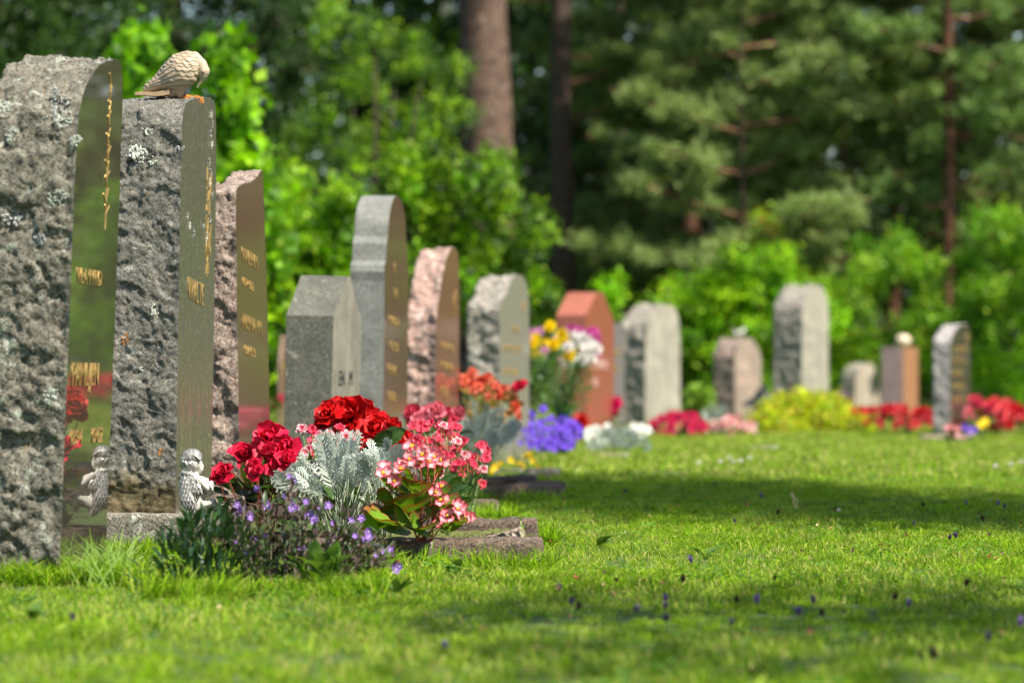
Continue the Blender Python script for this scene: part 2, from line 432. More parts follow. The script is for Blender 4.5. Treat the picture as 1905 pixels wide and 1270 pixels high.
R_plinth = rock_mat('plinth_stone', (0.13, 0.115, 0.09), (0.22, 0.20, 0.16), (0.33, 0.31, 0.26), 130, 0.4, (0.5, 0.52, 0.45), bump=0.6, grime=0.55)
F_dark = face_mat('polished_dark', (0.03, 0.03, 0.022), (0.075, 0.06, 0.045), 0.02, 0.0, (0.13, 0.10, 0.07), spec=0.7)
F_olive = face_mat('weathered_polish', (0.07, 0.055, 0.046), (0.13, 0.105, 0.09), 0.12, 0.7, (0.055, 0.062, 0.04), spots=0.7)
F_green = face_mat('polished_brown', (0.07, 0.034, 0.03), (0.13, 0.066, 0.058), 0.05, 0.15, (0.12, 0.07, 0.045))
F_red = face_mat('polished_red', (0.17, 0.05, 0.03), (0.26, 0.085, 0.055), 0.06, 0.15, (0.3, 0.12, 0.07))
F_rose = face_mat('polished_rose', (0.10, 0.045, 0.03), (0.19, 0.085, 0.062), 0.08, 0.15, (0.25, 0.13, 0.09))
F_grey = face_mat('honed_grey', (0.13, 0.125, 0.10), (0.21, 0.20, 0.165), 0.15, 0.1, (0.17, 0.155, 0.115))
F_lite = face_mat('honed_light', (0.27, 0.25, 0.20), (0.37, 0.345, 0.29), 0.7, 0.4, (0.22, 0.20, 0.15), spec=0.3)
F_saw = face_mat('sawn_light', (0.17, 0.16, 0.125), (0.27, 0.25, 0.205), 0.75, 0.5, (0.17, 0.155, 0.11), spec=0.3)

G1 = 'headstones in the long row receding from the camera'
def H(y, s): return CAMH + (HY - y) / s
gold, blk = M_gold, M_black
# 1 nearest stone, cut by the left edge of the frame
s1 = 1021
st1 = headstone('massive lichen-spotted grey granite headstone with mirror-polished face, cut by the left edge', 110, s1, -60, 196, 0.52,
    [(0, -.05), (0, .40), (.0, H(225, 1021)), (.06, H(168, 1008)), (.16, H(132, 995)), (.28, H(112, 980)), (.42, H(103, 960)), (.50, H(118, 948)), (.52, H(230, 945)), (.52, .3), (.52, -.05)],
    R_grey, F_dark, amp=0.0125, res=0.0055, lean=R(2.2), off=3.1, group=G1,
    text=[(.05, .36, 'FAMILJEN', .075, 1.05, gold, 0), (.06, .25, '1894', .05, 1.6, gold, 0), (.30, .25, '1962', .05, 1.6, gold, 0), (.06, .55, 'VILA I FRID', .05, 1.2, gold, 0)])
seg = []
for k in range(26):
    z = .68 + k * .0105; w = .04 * math.sin(k * 1.7) * (1 - k / 40); seg.append((.36, z, .36 + w, z + .012 + .006 * math.sin(k * 2.3)))
for z in (.66, .71, .76, .80, .86, .91): seg.append((.36, z, .362, z + .032))
strokes(st1, seg, gold, 'gilt_sprig', 0.004)
# 2 stone carrying the dove
s2 = 855; PL = 0.078
st2 = headstone('tall dark rough granite headstone with weathered olive face, carrying the dove', 325, s2, 188, 392, 0.5,
    [(0, 0), (0, .45), (.004, H(245, s2) - PL), (.03, H(192, s2) - PL), (.14, H(186, s2) - PL + .012), (.30, H(186, s2) + .03 - PL), (.43, H(190, s2) + .045 - PL), (.485, H(215, s2) + .045 - PL), (.5, H(300, s2) - PL), (.5, .3), (.5, 0)],
    R_dark, F_olive, amp=0.0095, res=0.0045, lean=R(.9), z0=PL, off=8.8, group=G1, text=[(.12, .47, 'WALTE', .085, .8, gold, 3.0)])
seg = []
rr = random.Random(4)
for k in range(44):
    z = .60 + rr.random() * .23; u = .36 + rr.random() * .07; seg.append((u, z, u + rr.uniform(-.006, .006), z + rr.uniform(.012, .035)))
strokes(st2, seg, gold, 'gilt_emblem', 0.005)
# 3 pink
s3 = 782
st3 = headstone('rough pink granite headstone with a wavy-topped polished face and gilt lines, behind the crimson begonias', 447, s3, 390, 505, 0.5,
    [(0, -.05), (0, .3), (-.004, .6), (0, H(362, s3)), (.03, H(346, s3)), (.10, H(345, s3) + .012), (.2, H(345, s3) + .018), (.30, H(342, s3) + .03), (.40, H(334, s3) + .045), (.435, H(330, s3) + .045), (.45, H(355, s3)), (.48, .62), (.5, .3), (.5, -.05)],
    R_pink, F_green, amp=0.012, res=0.006, lean=R(-.8), off=14.2, group=G1,
    text=[(.08, .655, 'WILHM', .058, 1.45, gold, 3.6), (.09, .595, '1894 1962', .036, 1.3, gold, 3.6), (.07, .495, 'ALMA M', .058, 1.5, gold, 3.0), (.10, .43, '1901 1979', .040, 1.3, gold, 3.0)])
# 4 roof-shaped sawn
s4 = 669
st4 = headstone('low square-cut grey headstone with gabled top and black lettering, behind the red flowers', 612, s4, 524, 664, 0.44,
    [(0, -.05), (0, H(588, s4)), (.20, H(522, s4) + .018), (.24, H(522, s4) + .018), (.435, H(588, s4)), (.44, H(592, s4)), (.44, -.05)],
    R_slate, F_saw, amp=0.001, res=0.02, smooth=0, lean=R(1.4), off=2.2, group=G1,
    text=[(.10, .35, 'EN  M', .062, 1.3, blk, 0), (.12, .265, 'I 19', .05, 1.3, blk, 0), (.07, .18, '18  62', .055, 1.25, blk, 0)])
# 5 shouldered arch
s5 = 600
def shoulder(W, s):
    z1, z2, z3 = H(517, s), H(486, s), H(440, s)
    left = [(0, -.05), (0, z1 - .01), (-.004, z1 + .02), (.002, z2 - .012), (.018, z2), (.03, z2 + .002), (.033, z2 + .02), (.036, z3 - .02), (.048, z3 - .004), (.06, z3)]
    arc = [(W / 2 - (W / 2 - .062) * math.cos(a), z3 + .004 + .135 * math.sin(a)) for a in np.linspace(0.05, math.pi - 0.05, 25)]
    return left + arc + [(W - u, z) for u, z in reversed(left)]
st5 = headstone('tall grey headstone with moulded shoulders and a round arched top', 711, s5, 648, 756, 0.5, shoulder(.5, s5),
    R_steel, F_green, amp=0.001, res=0.012, smooth=0, lean=R(.6), off=5.5, group=G1,
    text=[(.10, .54, 'LINDA', .05, 1.6, gold, 3), (.12, .46, '1 8 99', .05, 1.5, gold, 3), (.08, .385, 'ERIK', .055, 2.0, gold, 3), (.10, .30, '1888', .055, 1.7, gold, 3), (.2, .62, 'W', .06, 1, gold, 3), (.18, .70, 'X', .06, 1, gold, 3), (.06, .14, '1960', .06, 2.0, gold, 2)])
# 6 pink rough, slanting
s6 = 530
st6 = headstone('rough rose-pink headstone with slanting crown and gilt lettering, right of the arched one', 808, s6, 752, 852, 0.5,
    [(0, -.05), (0, .3), (0, H(600, s6)), (.04, H(560, s6)), (.10, H(520, s6)), (.18, H(480, s6)), (.28, H(466, s6) + .02), (.45, H(470, s6) + .03), (.49, H(500, s6)), (.5, .5), (.5, -.05)],
    R_rose, F_rose, amp=0.018, res=0.009, lean=R(.6), off=21.0, group=G1,
    text=[(.12, .47, 'HOLM 18', .05, 1.4, gold, 2.5), (.12, .40, 'MARIA', .055, 1.7, gold, 2.5), (.12, .31, '1902', .055, 1.8, gold, 2.5), (.12, .24, '1971', .05, 1.8, gold, 2.5), (.36, .60, 'I', .12, 1, gold, 0), (.40, .62, 'I', .12, 1, gold, 0)])
# 7 light grey, stepped shoulder
s7 = 448
st7 = headstone('pale grey rock-faced headstone with rounded far corner, left of the flower vase', 929, s7, 868, 985, 0.5,
    [(0, -.05), (0, H(600, s7)), (.0, H(570, s7)), (.03, H(556, s7)), (.10, H(548, s7)), (.15, H(530, s7)), (.21, H(516, s7) + .01), (.36, H(514, s7) + .02), (.46, H(525, s7) + .01), (.5, H(570, s7)), (.5, .4), (.5, -.05)],
    R_light, F_grey, amp=0.016, res=0.012, lean=R(0), off=31.0, group=G1,
    text=[(.06, .48, 'ALMQVIST', .055, 1.3, gold, 1.5), (.06, .38, '1909 1983', .055, 1.3, gold, 1.5), (.18, .56, 'I MIN', .05, 1.3, gold, 1.5), (.36, .64, 'W', .09, .8, gold, 0)])
# 8 red pentagon
s8 = 338
st8 = headstone('polished brick-red headstone with gabled top standing behind the flower vase', 1090, s8, 1035, 1142, 0.52,
    [(0, -.05), (0, H(586, s8)), (.2, H(546, s8) + .01), (.32, H(546, s8) + .015), (.52, H(594, s8)), (.52, -.05)],
    R_red, F_red, amp=0.001, res=0.02, smooth=0, off=3.3, group=G1,
    text=[(.08, .42, 'RYDBERG', .07, 1.1, plain_mat('pale_lettering', (.5, .35, .3), .6), 1), (.12, .32, '1921', .06, 1.2, bpy.data.materials['pale_lettering'], 1)])
# 9 dark, mostly hidden
st9 = headstone('narrow dark headstone with large gilt letters, half hidden between the red and the pale stones', 1126, 298, 1100, 1162, 0.45,
    [(0, -.05), (0, H(612, 298)), (.03, H(602, 298)), (.42, H(602, 298) + .01), (.45, H(612, 298)), (.45, -.05)],
    R_slate, face_mat('dark_lilac_polish', (.10, .09, .09), (.2, .18, .18), .15), amp=0.003, res=0.02, off=1.0, group=G1,
    text=[(.16, .50, 'NNE', .09, 1.3, gold, 1), (.12, .40, '1903', .09, 1.3, gold, 1)])
# 10 light rough
s10 = 258
st10 = headstone('cream-faced rough headstone with sloping shoulder and rounded crown above white-leaved plants', 1200, s10, 1150, 1266, 0.6,
    [(0, -.05), (0, H(640, s10)), (.02, H(605, s10)), (.10, H(585, s10)), (.24, H(566, s10)), (.42, H(562, s10)), (.54, H(575, s10)), (.59, H(605, s10)), (.6, .4), (.6, -.05)],
    R_light, F_lite, amp=0.03, res=0.02, off=41, group=G1, text=[(.15, .5, 'SVEA', .07, 1.2, plain_mat('faded_lettering', (.22, .21, .19), .7), 0), (.15, .38, '1899', .07, 1.2, bpy.data.materials['faded_lettering'], 0)])
G2 = 'headstones of the far rows before the hedge'
s11 = 226
st11 = headstone('brownish rough headstone with chamfered top and tiny white bird, left of the lantern', 1367, s11, 1326, 1416, 0.5,
    [(0, -.05), (0, H(660, s11)), (.06, H(640, s11)), (.15, H(628, s11)), (.33, H(628, s11)), (.44, H(645, s11)), (.5, H(665, s11)), (.5, -.05)],
    R_brown, face_mat('brown_face', (.26, .19, .15), (.38, .29, .24), .6, .3), amp=0.012, res=0.02, smooth=0, off=51, group=G2,
    text=[(.1, .42, '1933', .08, 1.3, bpy.data.materials['pale_lettering'], 0), (.06, .30, 'BERG M', .08, 1.1, bpy.data.materials['pale_lettering'], 0)])
s12 = 238
st12 = headstone('tall pale headstone with pointed shoulders towering behind the yellow-green shrub', 1492, s12, 1438, 1542, 0.55,
    [(0, -.05), (0, H(590, s12)), (.02, H(565, s12)), (.12, H(545, s12)), (.22, H(529, s12)), (.40, H(527, s12)), (.50, H(548, s12)), (.55, H(580, s12)), (.55, -.05)],
    R_light, F_lite, amp=0.022, res=0.02, smooth=0, off=61, group=G2,
    text=[(.12, .70, 'HILMA', .08, 1.1, bpy.data.materials['faded_lettering'], 0), (.12, .58, '1888', .08, 1.1, bpy.data.materials['faded_lettering'], 0), (.12, .44, 'KARL', .08, 1.2, bpy.data.materials['faded_lettering'], 0), (.12, .32, '1884', .08, 1.1, bpy.data.materials['faded_lettering'], 0)])
s13 = 190
st13 = headstone('small tapering tan boulder-like headstone between the tall pale and the red stones', 1588, s13, 1560, 1642, 0.5,
    [(0, -.05), (.02, .25), (.06, H(690, s13)), (.12, H(680, s13)), (.30, H(673, s13)), (.36, H(680, s13)), (.42, .3), (.5, -.05)],
    R_light, face_mat('tan_face', (.30, .25, .19), (.42, .36, .29), .8, .3), amp=0.010, res=0.02, off=71, group=G2)
s14 = 196
st14 = headstone('square-topped reddish headstone with a pale ball on top', 1680, s14, 1640, 1708, 0.5,
    [(0, -.05), (0, H(645, s14)), (.5, H(645, s14)), (.5, -.05)],
    rock_mat('lilac_granite', (.26, .17, .16), (.38, .27, .26), (.48, .36, .34), 150, 0.1, bump=.2), face_mat('rust_polish', (.26, .10, .06), (.38, .17, .10), .3, .3), amp=0.001, res=0.02, smooth=0, off=2.7, group=G2,
    text=[(.2, .45, '19', .09, 1.5, gold, 0), (.2, .3, '18', .09, 1.5, gold, 0)])
s15 = 306
st15 = headstone('lilac-grey rough headstone whose dark face is filled with bright gilt lettering, rightmost', 1768, s15, 1735, 1806, 0.5,
    [(0, -.05), (0, H(640, s15)), (.04, H(625, s15)), (.16, H(608, s15)), (.26, H(603, s15)), (.45, H(603, s15) + .01), (.5, H(620, s15)), (.5, -.05)],
    rock_mat('rough_lilac', (.26, .23, .22), (.44, .40, .38), (.60, .56, .54), 60, .4, bump=.9), F_dark, amp=0.012, res=0.015, off=81, group=G2,
    text=[(.10, .52, 'LUNDGREN', .065, 1.0, gold, 0), (.06, .45, 'GUSTAV', .065, 1.3, gold, 0), (.06, .37, '1911 1968', .07, 1.0, gold, 0), (.06, .29, 'INGRID', .07, 1.4, gold, 0), (.06, .21, '1915 1990', .07, 1.0, gold, 0), (.35, .58, 'W', .1, 1, gold, 0)])
st16 = headstone('thin pinkish headstone edge peeping out left of the gabled grey stone', 523, 300, 517, 545, 0.4,
    [(0, -.05), (0, H(625, 300)), (.4, H(625, 300)), (.4, -.05)], R_rose, F_rose, amp=0.005, res=0.02, off=91, group=G2)

# plinth under stone 2 (part of it), moss rim
def local_of(root, w):
    return (Matrix.LocRotScale(root.location, root.rotation_euler, None).inverted()) @ w
t2 = st2['_t']
pb = rough_box('plinth', t2 + .07, .60, PL, R_plinth, st2, (-(t2) / 2 + .004, .265, 0.001), 0, .002, .012, 4.0)
for rt in (st1, st2, st3, st4, st5, st6, st7, st8, st9, st10, st11, st12, st13, st14, st15, st16):
    for k in ('_th', '_t'):
        if k in rt: del rt[k]

# ------------------------------------------------------------ lichen on stone 2
def flakes(name, root, centre, n, rad, mat, size=0.004, seed=1, nrm=(0, -1, 0)):
    r = np.random.default_rng(seed); mb = MB()
    N = Vector(nrm).normalized(); T = N.orthogonal().normalized(); B = N.cross(T)
    for k in range(n):
        a = r.random() * 6.28; q = rad * math.sqrt(r.random())
        c = Vector(centre) + T * math.cos(a) * q + B * math.sin(a) * q * 0.8 + N * r.uniform(0, .003)
        sz = size * r.uniform(.4, 1.2); m = 6
        V = [c + N * sz * .6]
        for i in range(m):
            t = 6.28 * i / m; rr_ = sz * r.uniform(.6, 1.3)
            V.append(c + (T * math.cos(t) + B * math.sin(t)) * rr_ + N * r.uniform(-.001, .001))
        mb.add([tuple(v) for v in V], [(0, 1 + i, 1 + (i + 1) % m) for i in range(m)])
    return link(name, mb.mesh(name, False), mat, root)
def hit_side(px, py, root):
    """point of a camera ray on the slab of a headstone, in its local space"""
    sl = [c for c in root.children if c.name.startswith('slab')][0]
    M = Matrix.LocRotScale(root.location, root.rotation_euler, None); Mi = M.inverted()
    o = Vector((0, 0, CAMH)); d = P(px, py, 500) - o
    bvh = BVHTree.FromPolygons([v.co for v in sl.data.vertices], [p.vertices[:] for p in sl.data.polygons])
    hit = bvh.ray_cast(Mi @ o, (Mi.to_3x3() @ d).normalized())
    return hit
bvhs = {}
def lichen(root, px, py, n, rad, mat, size, seed, name='lichen'):
    h = hit_side(px, py, root)
    if h[0] is None: return
    flakes(name, root, h[0], n, rad, mat, size, seed, h[1])
lichen(st2, 250, 282, 70, .020, M_plich, .0028, 1)
lichen(st2, 262, 290, 70, .018, M_plich, .0026, 2)
lichen(st2, 285, 300, 26, .012, M_plich, .0022, 3)
lichen(st2, 278, 245, 22, .010, M_plich, .0022, 4)
lichen(st2, 291, 575, 50, .016, M_plich, .0024, 5)
lichen(st2, 262, 690, 24, .012, M_plich, .0022, 6)
lichen(st2, 235, 630, 24, .014, M_orange, .0018, 16)
lichen(st2, 300, 840, 14, .008, M_orange, .0018, 17)
for k in range(20):
    x = 336 + k * 2.1; y = 176 + (k * 7 % 5) * 1.6 + max(0, k - 14) * 1.6
    lichen(st2, x, y, 20, .006, M_orange, .0017, 220 + k, 'orange_lichen')
for k, (x, y) in enumerate([(392, 212), (394, 232), (391, 250), (393, 268), (389, 300), (392, 318), (390, 338), (394, 362), (348, 402), (352, 420), (360, 432), (378, 424), (384, 440), (390, 405), (336, 275)]):
    lichen(st2, x, y, 16, .012, M_dlich if k % 3 else M_plich, .0022, 40 + k, 'grey_lichen')
for k, (x, y, r_) in enumerate([(100, 200, .03), (118, 222, .02), (20, 250, .016), (28, 400, .026), (105, 370, .022), (15, 205, .02), (75, 445, .014), (95, 735, .018), (140, 262, .012), (100, 180, .02)]):
    lichen(st1, x, y, 46, r_, M_glich if k % 3 else M_dlich, .0032, 60 + k, 'pale_lichen')

# ------------------------------------------------------------ kerbs and plots
def kerb(label, pxa, pxb, ybase, h, w, mat=R_kerb, amp=.004, irr=.006, off=0., tilt=0, cat='kerb', z0=0, res=.014, dy=0.0, name='grave_kerb'):
    s = sg(ybase); a, b = G(pxa, s), G(pxb, s)
    o = rough_box(name, (b - a).length, w, h, mat, None, ((a.x + b.x) / 2, a.y + w / 2 + dy, z0), R(tilt), amp, res, off, irr)
    tag(o, label, cat, 'low stone kerbs edging the graves'); return o
kerb('nearest weathered kerb stone, brown and mossy on top, before the pink wax begonia', 560, 1011, 1052, .052, .10, off=1, irr=.003)
kerb('kerb stone directly behind the nearest one, its pale broken end standing a little higher', 640, 1000, 1026, .070, .055, off=2, irr=.006)
kerb('short kerb block half sunk in grass beyond the wax begonia', 868, 928, 966, .052, .06, off=3, irr=.002)
kerb('dark brown kerb stone with broken right end beside the pink carnations', 820, 1046, 934, .050, .09, off=4, irr=.009)
kerb('low greyish brown kerb behind the broken one, its end just showing', 960, 1054, 922, .044, .06, off=9, irr=.005)
kerb('pale concrete kerb below the small yellow flowers', 880, 1042, 892, .040, .09, R_plinth, off=5, irr=.004)
kerb('thin pale slab in the grass before the white-leaved plants', 1105, 1170, 852, .02, .08, R_plinth, off=6, irr=.002)
kerb('flat pale slab in the grass left of the yellow-green shrub', 1388, 1450, 838, .022, .1, R_plinth, off=7, irr=.002)
kerb('pale pinkish slab at the foot of the gilt-lettered headstone', 1715, 1790, 820, .03, .2, R_pink, off=8, irr=.004)
# driftwood piece and moss on the near kerb
p0 = P(941, 1003, 900)
def wood_piece():
    mb = MB(); n = 14; m = 10
    r = np.random.default_rng(5); V = []
    for i in range(n + 1):
        t = i / n; x = -.038 + .076 * t; rad = .017 * (0.55 + .45 * t) if t < .97 else .0155
        for j in range(m):
            a = 2 * math.pi * j / m
            q = rad * (1 + .22 * math.sin(3 * a + 2.0 * t) + .10 * r.standard_normal())
            V.append((x, math.cos(a) * q * 1.1, math.sin(a) * q * .75 + .012 - .006 * (1 - t)))
    Fs = [(i * m + j, i * m + (j + 1) % m, (i + 1) * m + (j + 1) % m, (i + 1) * m + j) for i in range(n) for j in range(m)]
    Fs += [tuple(range(m - 1, -1, -1)), tuple(n * m + j for j in range(m))]
    mb.add(V, Fs); return mb.mesh('wood', False)
o = link('driftwood_piece', wood_piece(), M_wood, None, (p0.x, 7.12, .043), (0, R(-6), R(-8)))
tag(o, 'small weathered piece of wood lying on the mossy kerb top', 'wood')
def moss_patch(label, px0, px1, s, z, n, seed, w=.05):
    r = np.random.default_rng(seed); mb = MB()
    for k in range(n):
        x = (r.uniform(px0, px1) - 952.5) / s; y = F / s + r.uniform(0, w)
        c = np.array([x, y, z + r.uniform(-.002, .003)]); rr_ = r.uniform(.003, .009)
        V = [c + [0, 0, rr_ * .7]]
        m = 7
        for i in range(m): a = 6.28 * i / m; q = rr_ * r.uniform(.7, 1.3); V.append(c + [math.cos(a) * q, math.sin(a) * q, 0])
        for i in range(m): a = 6.28 * i / m; V.append(V[1 + i] + np.array([0, 0, -.008]))
        mb.add(V, [(0, 1 + i, 1 + (i + 1) % m) for i in range(m)] + [(1 + i, 8 + i, 8 + (i + 1) % m, 1 + (i + 1) % m) for i in range(m)])
    o = link('moss', mb.mesh('moss', True), M_moss, None); tag(o, label, 'moss', None, 'stuff')
moss_patch('dark green and brown moss cushions on the nearest kerb', 660, 975, 912, .047, 900, 3, .33)
for k, (pa, pb_, s_, lab) in enumerate([(335, 1000, 905, 'soil of the nearest flower bed, under the wax begonia'), (500, 900, 720, 'soil under the pink carnations'), (700, 1000, 560, 'soil under the silver plant and yellow flowers')]):
    a, b = G(pa, s_), G(pb_, s_)
    o = rough_box('flower_bed_soil', (b - a).length, .42 if k else .34, .03 if k else .042, M_soil, None, ((a.x + b.x) / 2, a.y + (.30 if k else .14), 0.001), 0, .006, .02, 7. + k, .012)
    tag(o, lab, None, None, 'structure')

# ------------------------------------------------------------ plant prototypes
def petal(L, W, cup=.2, curl=.2, ruf=.0, base=(1, 0, 0), tip=(1, 0, 0), nu=4, nv=5, k=3, ph=0, fringe=0, edgec=None, narrow=.12, rad=.65):
    V = []; Cc = []
    for j in range(nv + 1):
        v = j / nv
        w = W * (narrow + (1 - narrow) * math.sin(math.pi * min(1, v ** 1.1 * rad + 0.02)) ** .7) if v < 1 else W * .42
        for i in range(nu + 1):
            a = (i / nu - .5) * 2
            x = a * w / 2
            y = L * (v - .13 * a * a * v)
            if fringe and j == nv: y += fringe * L * (1 if i % 2 else -1)
            z = cup * W * a * a * (1 - .4 * v) + curl * L * v * v + ruf * L * v ** 2 * math.sin(k * a * 2 + ph)
            V.append((x, y, z))
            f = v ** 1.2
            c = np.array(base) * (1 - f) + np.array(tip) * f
            if edgec is not None:
                e = max(abs(a) ** 3, v ** 5); c = c * (1 - e) + np.array(edgec) * e
            Cc.append(c)
    Fs = [(j * (nu + 1) + i, j * (nu + 1) + i + 1, (j + 1) * (nu + 1) + i + 1, (j + 1) * (nu + 1) + i) for j in range(nv) for i in range(nu)]
    return np.array(V), Fs, np.array(Cc)
def ball(r, col, seg=6, rings=4, sz=1.0):
    V = [(0, 0, r * sz)]; Fs = []
    for i in range(1, rings):
        for j in range(seg):
            a = math.pi * i / rings; b = 2 * math.pi * j / seg
            V.append((r * math.sin(a) * math.cos(b), r * math.sin(a) * math.sin(b), r * math.cos(a) * sz))
    V.append((0, 0, -r * sz))
    Fs += [(0, 1 + j, 1 + (j + 1) % seg) for j in range(seg)]
    for i in range(rings - 2):
        for j in range(seg): a = 1 + i * seg; Fs.append((a + j, a + seg + j, a + seg + (j + 1) % seg, a + (j + 1) % seg))
    a = 1 + (rings - 2) * seg; Fs += [(a + j, len(V) - 1, a + (j + 1) % seg) for j in range(seg)]
    return np.array(V), Fs, np.tile(np.array(col, float), (len(V), 1))
def Mrot(az, tilt, roll=0, loc=(0, 0, 0), sc_=1.0):
    """petal pointing outward at azimuth az; tilt = elevation of the petal from the flower plane"""
    return Matrix.Translation(loc) @ Matrix.Rotation(az, 4, 'Z') @ Matrix.Rotation(tilt, 4, 'X') @ Matrix.Rotation(roll, 4, 'Y') @ Matrix.Scale(sc_, 4)

def double_begonia(seed, col, dark, R_=.026, n=22):
    r = random.Random(seed); mb = MB()
    for k in range(n):
        f = k / (n - 1)                       # 0 outer, 1 centre
        L = R_ * (1.12 - .62 * f) * r.uniform(.88, 1.1); W = L * r.uniform(1.05, 1.3)
        tip = np.array(col) * r.uniform(.65, 1.2); b = np.array(dark)
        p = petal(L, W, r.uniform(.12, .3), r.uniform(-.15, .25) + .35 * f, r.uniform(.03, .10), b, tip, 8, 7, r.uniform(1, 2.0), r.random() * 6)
        mb.addm(p, Mrot(k * 2.4 + r.uniform(-.2, .2), R(-8 + 80 * f ** .8 + r.uniform(-8, 8)), 0, (0, 0, .006 * f)))
    return mb.mesh('begonia_blossom', True, [M_petal])
def wax_begonia(seed):
    r = random.Random(seed); mb = MB()
    for k in range(4):
        big = k % 2 == 0
        L = (.0165 if big else .012) * r.uniform(.9, 1.1); W = L * (1.25 if big else .75)
        p = petal(L, W, .25, .05, .05, (.72, .26, .30), (.78, .44, .46), 5, 5, 2, r.random() * 6, edgec=(.66, .02, .07))
        mb.addm(p, Mrot(k * math.pi / 2 + r.uniform(-.15, .15), R(r.uniform(12, 35))))
    for k in range(14):
        mb.addm(ball(.0013, (.85, .60, .04), 5, 3), Matrix.Translation((r.uniform(-.0025, .0025), r.uniform(-.0025, .0025), .003 + r.uniform(0, .003))))
    return mb.mesh('wax_begonia_blossom', True, [M_petal])
def carnation(seed, c0, c1, edge, n=9, R_=.015, fr=.09):
    r = random.Random(seed); mb = MB()
    for k in range(n):
        f = k / n
        p = petal(R_ * r.uniform(.9, 1.1) * (1 - .25 * f), R_ * 1.05, .1, .08, .08, c0, np.array(c1) * r.uniform(.85, 1.1), 6, 5, 2.4, r.random() * 6, fr, edge)
        mb.addm(p, Mrot(k * 2.4, R(5 + 45 * f + r.uniform(-8, 8))))
    mb.addm(ball(.004, (.10, .16, .05), 6, 4, 2.2), Matrix.Translation((0, 0, -.008)))
    return mb.mesh('carnation_blossom', True, [M_petal])
def five_petal(seed, col, R_=.008, eye=(.85, .8, .7), n=5, w=.8):
    r = random.Random(seed); mb = MB()
    for k in range(n):
        p = petal(R_ * r.uniform(.85, 1.15), R_ * w, .15, .1, .03, np.array(col) * .7, np.array(col) * r.uniform(.85, 1.15), 2, 3, 2, 0)
        mb.addm(p, Mrot(k * 2 * math.pi / n + r.uniform(-.15, .15), R(r.uniform(0, 30))))
    mb.addm(ball(R_ * .2, eye, 5, 3), Matrix.Translation((0, 0, R_ * .1)))
    return mb.mesh('small_blossom', True, [M_petal])
def pompom(seed, col, eye, R_=.02, n=44):
    r = random.Random(seed); mb = MB()
    for k in range(n):
        f = k / n
        p = petal(R_ * (1.05 - .45 * f), R_ * .3, .2, .15 + .3 * f, .0, np.array(col) * .8, np.array(col) * r.uniform(.92, 1.05), 2, 3)
        mb.addm(p, Mrot(k * 2.4, R(-10 + 80 * f)))
    mb.addm(ball(R_ * .25, eye, 6, 4, .7), Matrix.Translation((0, 0, R_ * .12)))
    return mb.mesh('chrysanthemum_head', True, [M_petal])
def round_leaf(seed, L=.035, rim=(.24, .05, .02), g=(.10, .19, .012), g2=(.13, .24, .02)):
    r = random.Random(seed); mb = MB(); nr, na = 5, 16; V = [(0, 0, 0)]; Cc = [g2]
    for i in range(1, nr + 1):
        for j in range(na):
            a = 2 * math.pi * j / na; f = i / nr
            rad = L * f * (1 + .08 * math.sin(a * 2 + seed) - .35 * math.exp(-((a - math.pi * 1.5) / .35) ** 2))
            x = math.cos(a) * rad; y = math.sin(a) * rad + L * .45 * f
            z = L * (.55 * (x / L) ** 2 + .20 * (y / L) ** 2 * f - .16 * f) + L * .04 * math.sin(5 * a + seed) * f * f
            V.append((x, y, z)); c = np.array(g2) * (1 - f) + np.array(g) * f
            if i == nr: c = np.array(rim)
            Cc.append(c)
    Fs = [(0, 1 + j, 1 + (j + 1) % na) for j in range(na)]
    for i in range(nr - 1):
        for j in range(na): a = 1 + i * na; Fs.append((a + j, a + na + j, a + na + (j + 1) % na, a + (j + 1) % na))
    mb.add(V, Fs, np.array(Cc)); return mb.mesh('round_leaf', True, [M_green])
def strip(pts, wid, col, mb, up=(0, 0, 1), tipround=True):
    """flat tapered ribbon along pts with widths"""
    pts = [Vector(p) for p in pts]; V = []; n = len(pts)
    for i, p in enumerate(pts):
        d = (pts[min(n - 1, i + 1)] - pts[max(0, i - 1)]).normalized(); sd = d.cross(Vector(up)).normalized()
        V += [tuple(p - sd * wid[i] / 2), tuple(p + sd * wid[i] / 2)]
    V.append(tuple(pts[-1] + (pts[-1] - pts[-2]).normalized() * wid[-1] * .45))
    Fs = [(2 * i, 2 * i + 1, 2 * i + 3, 2 * i + 2) for i in range(n - 1)] + [(2 * n - 2, 2 * n - 1, 2 * n)]
    mb.add(V, Fs, col)
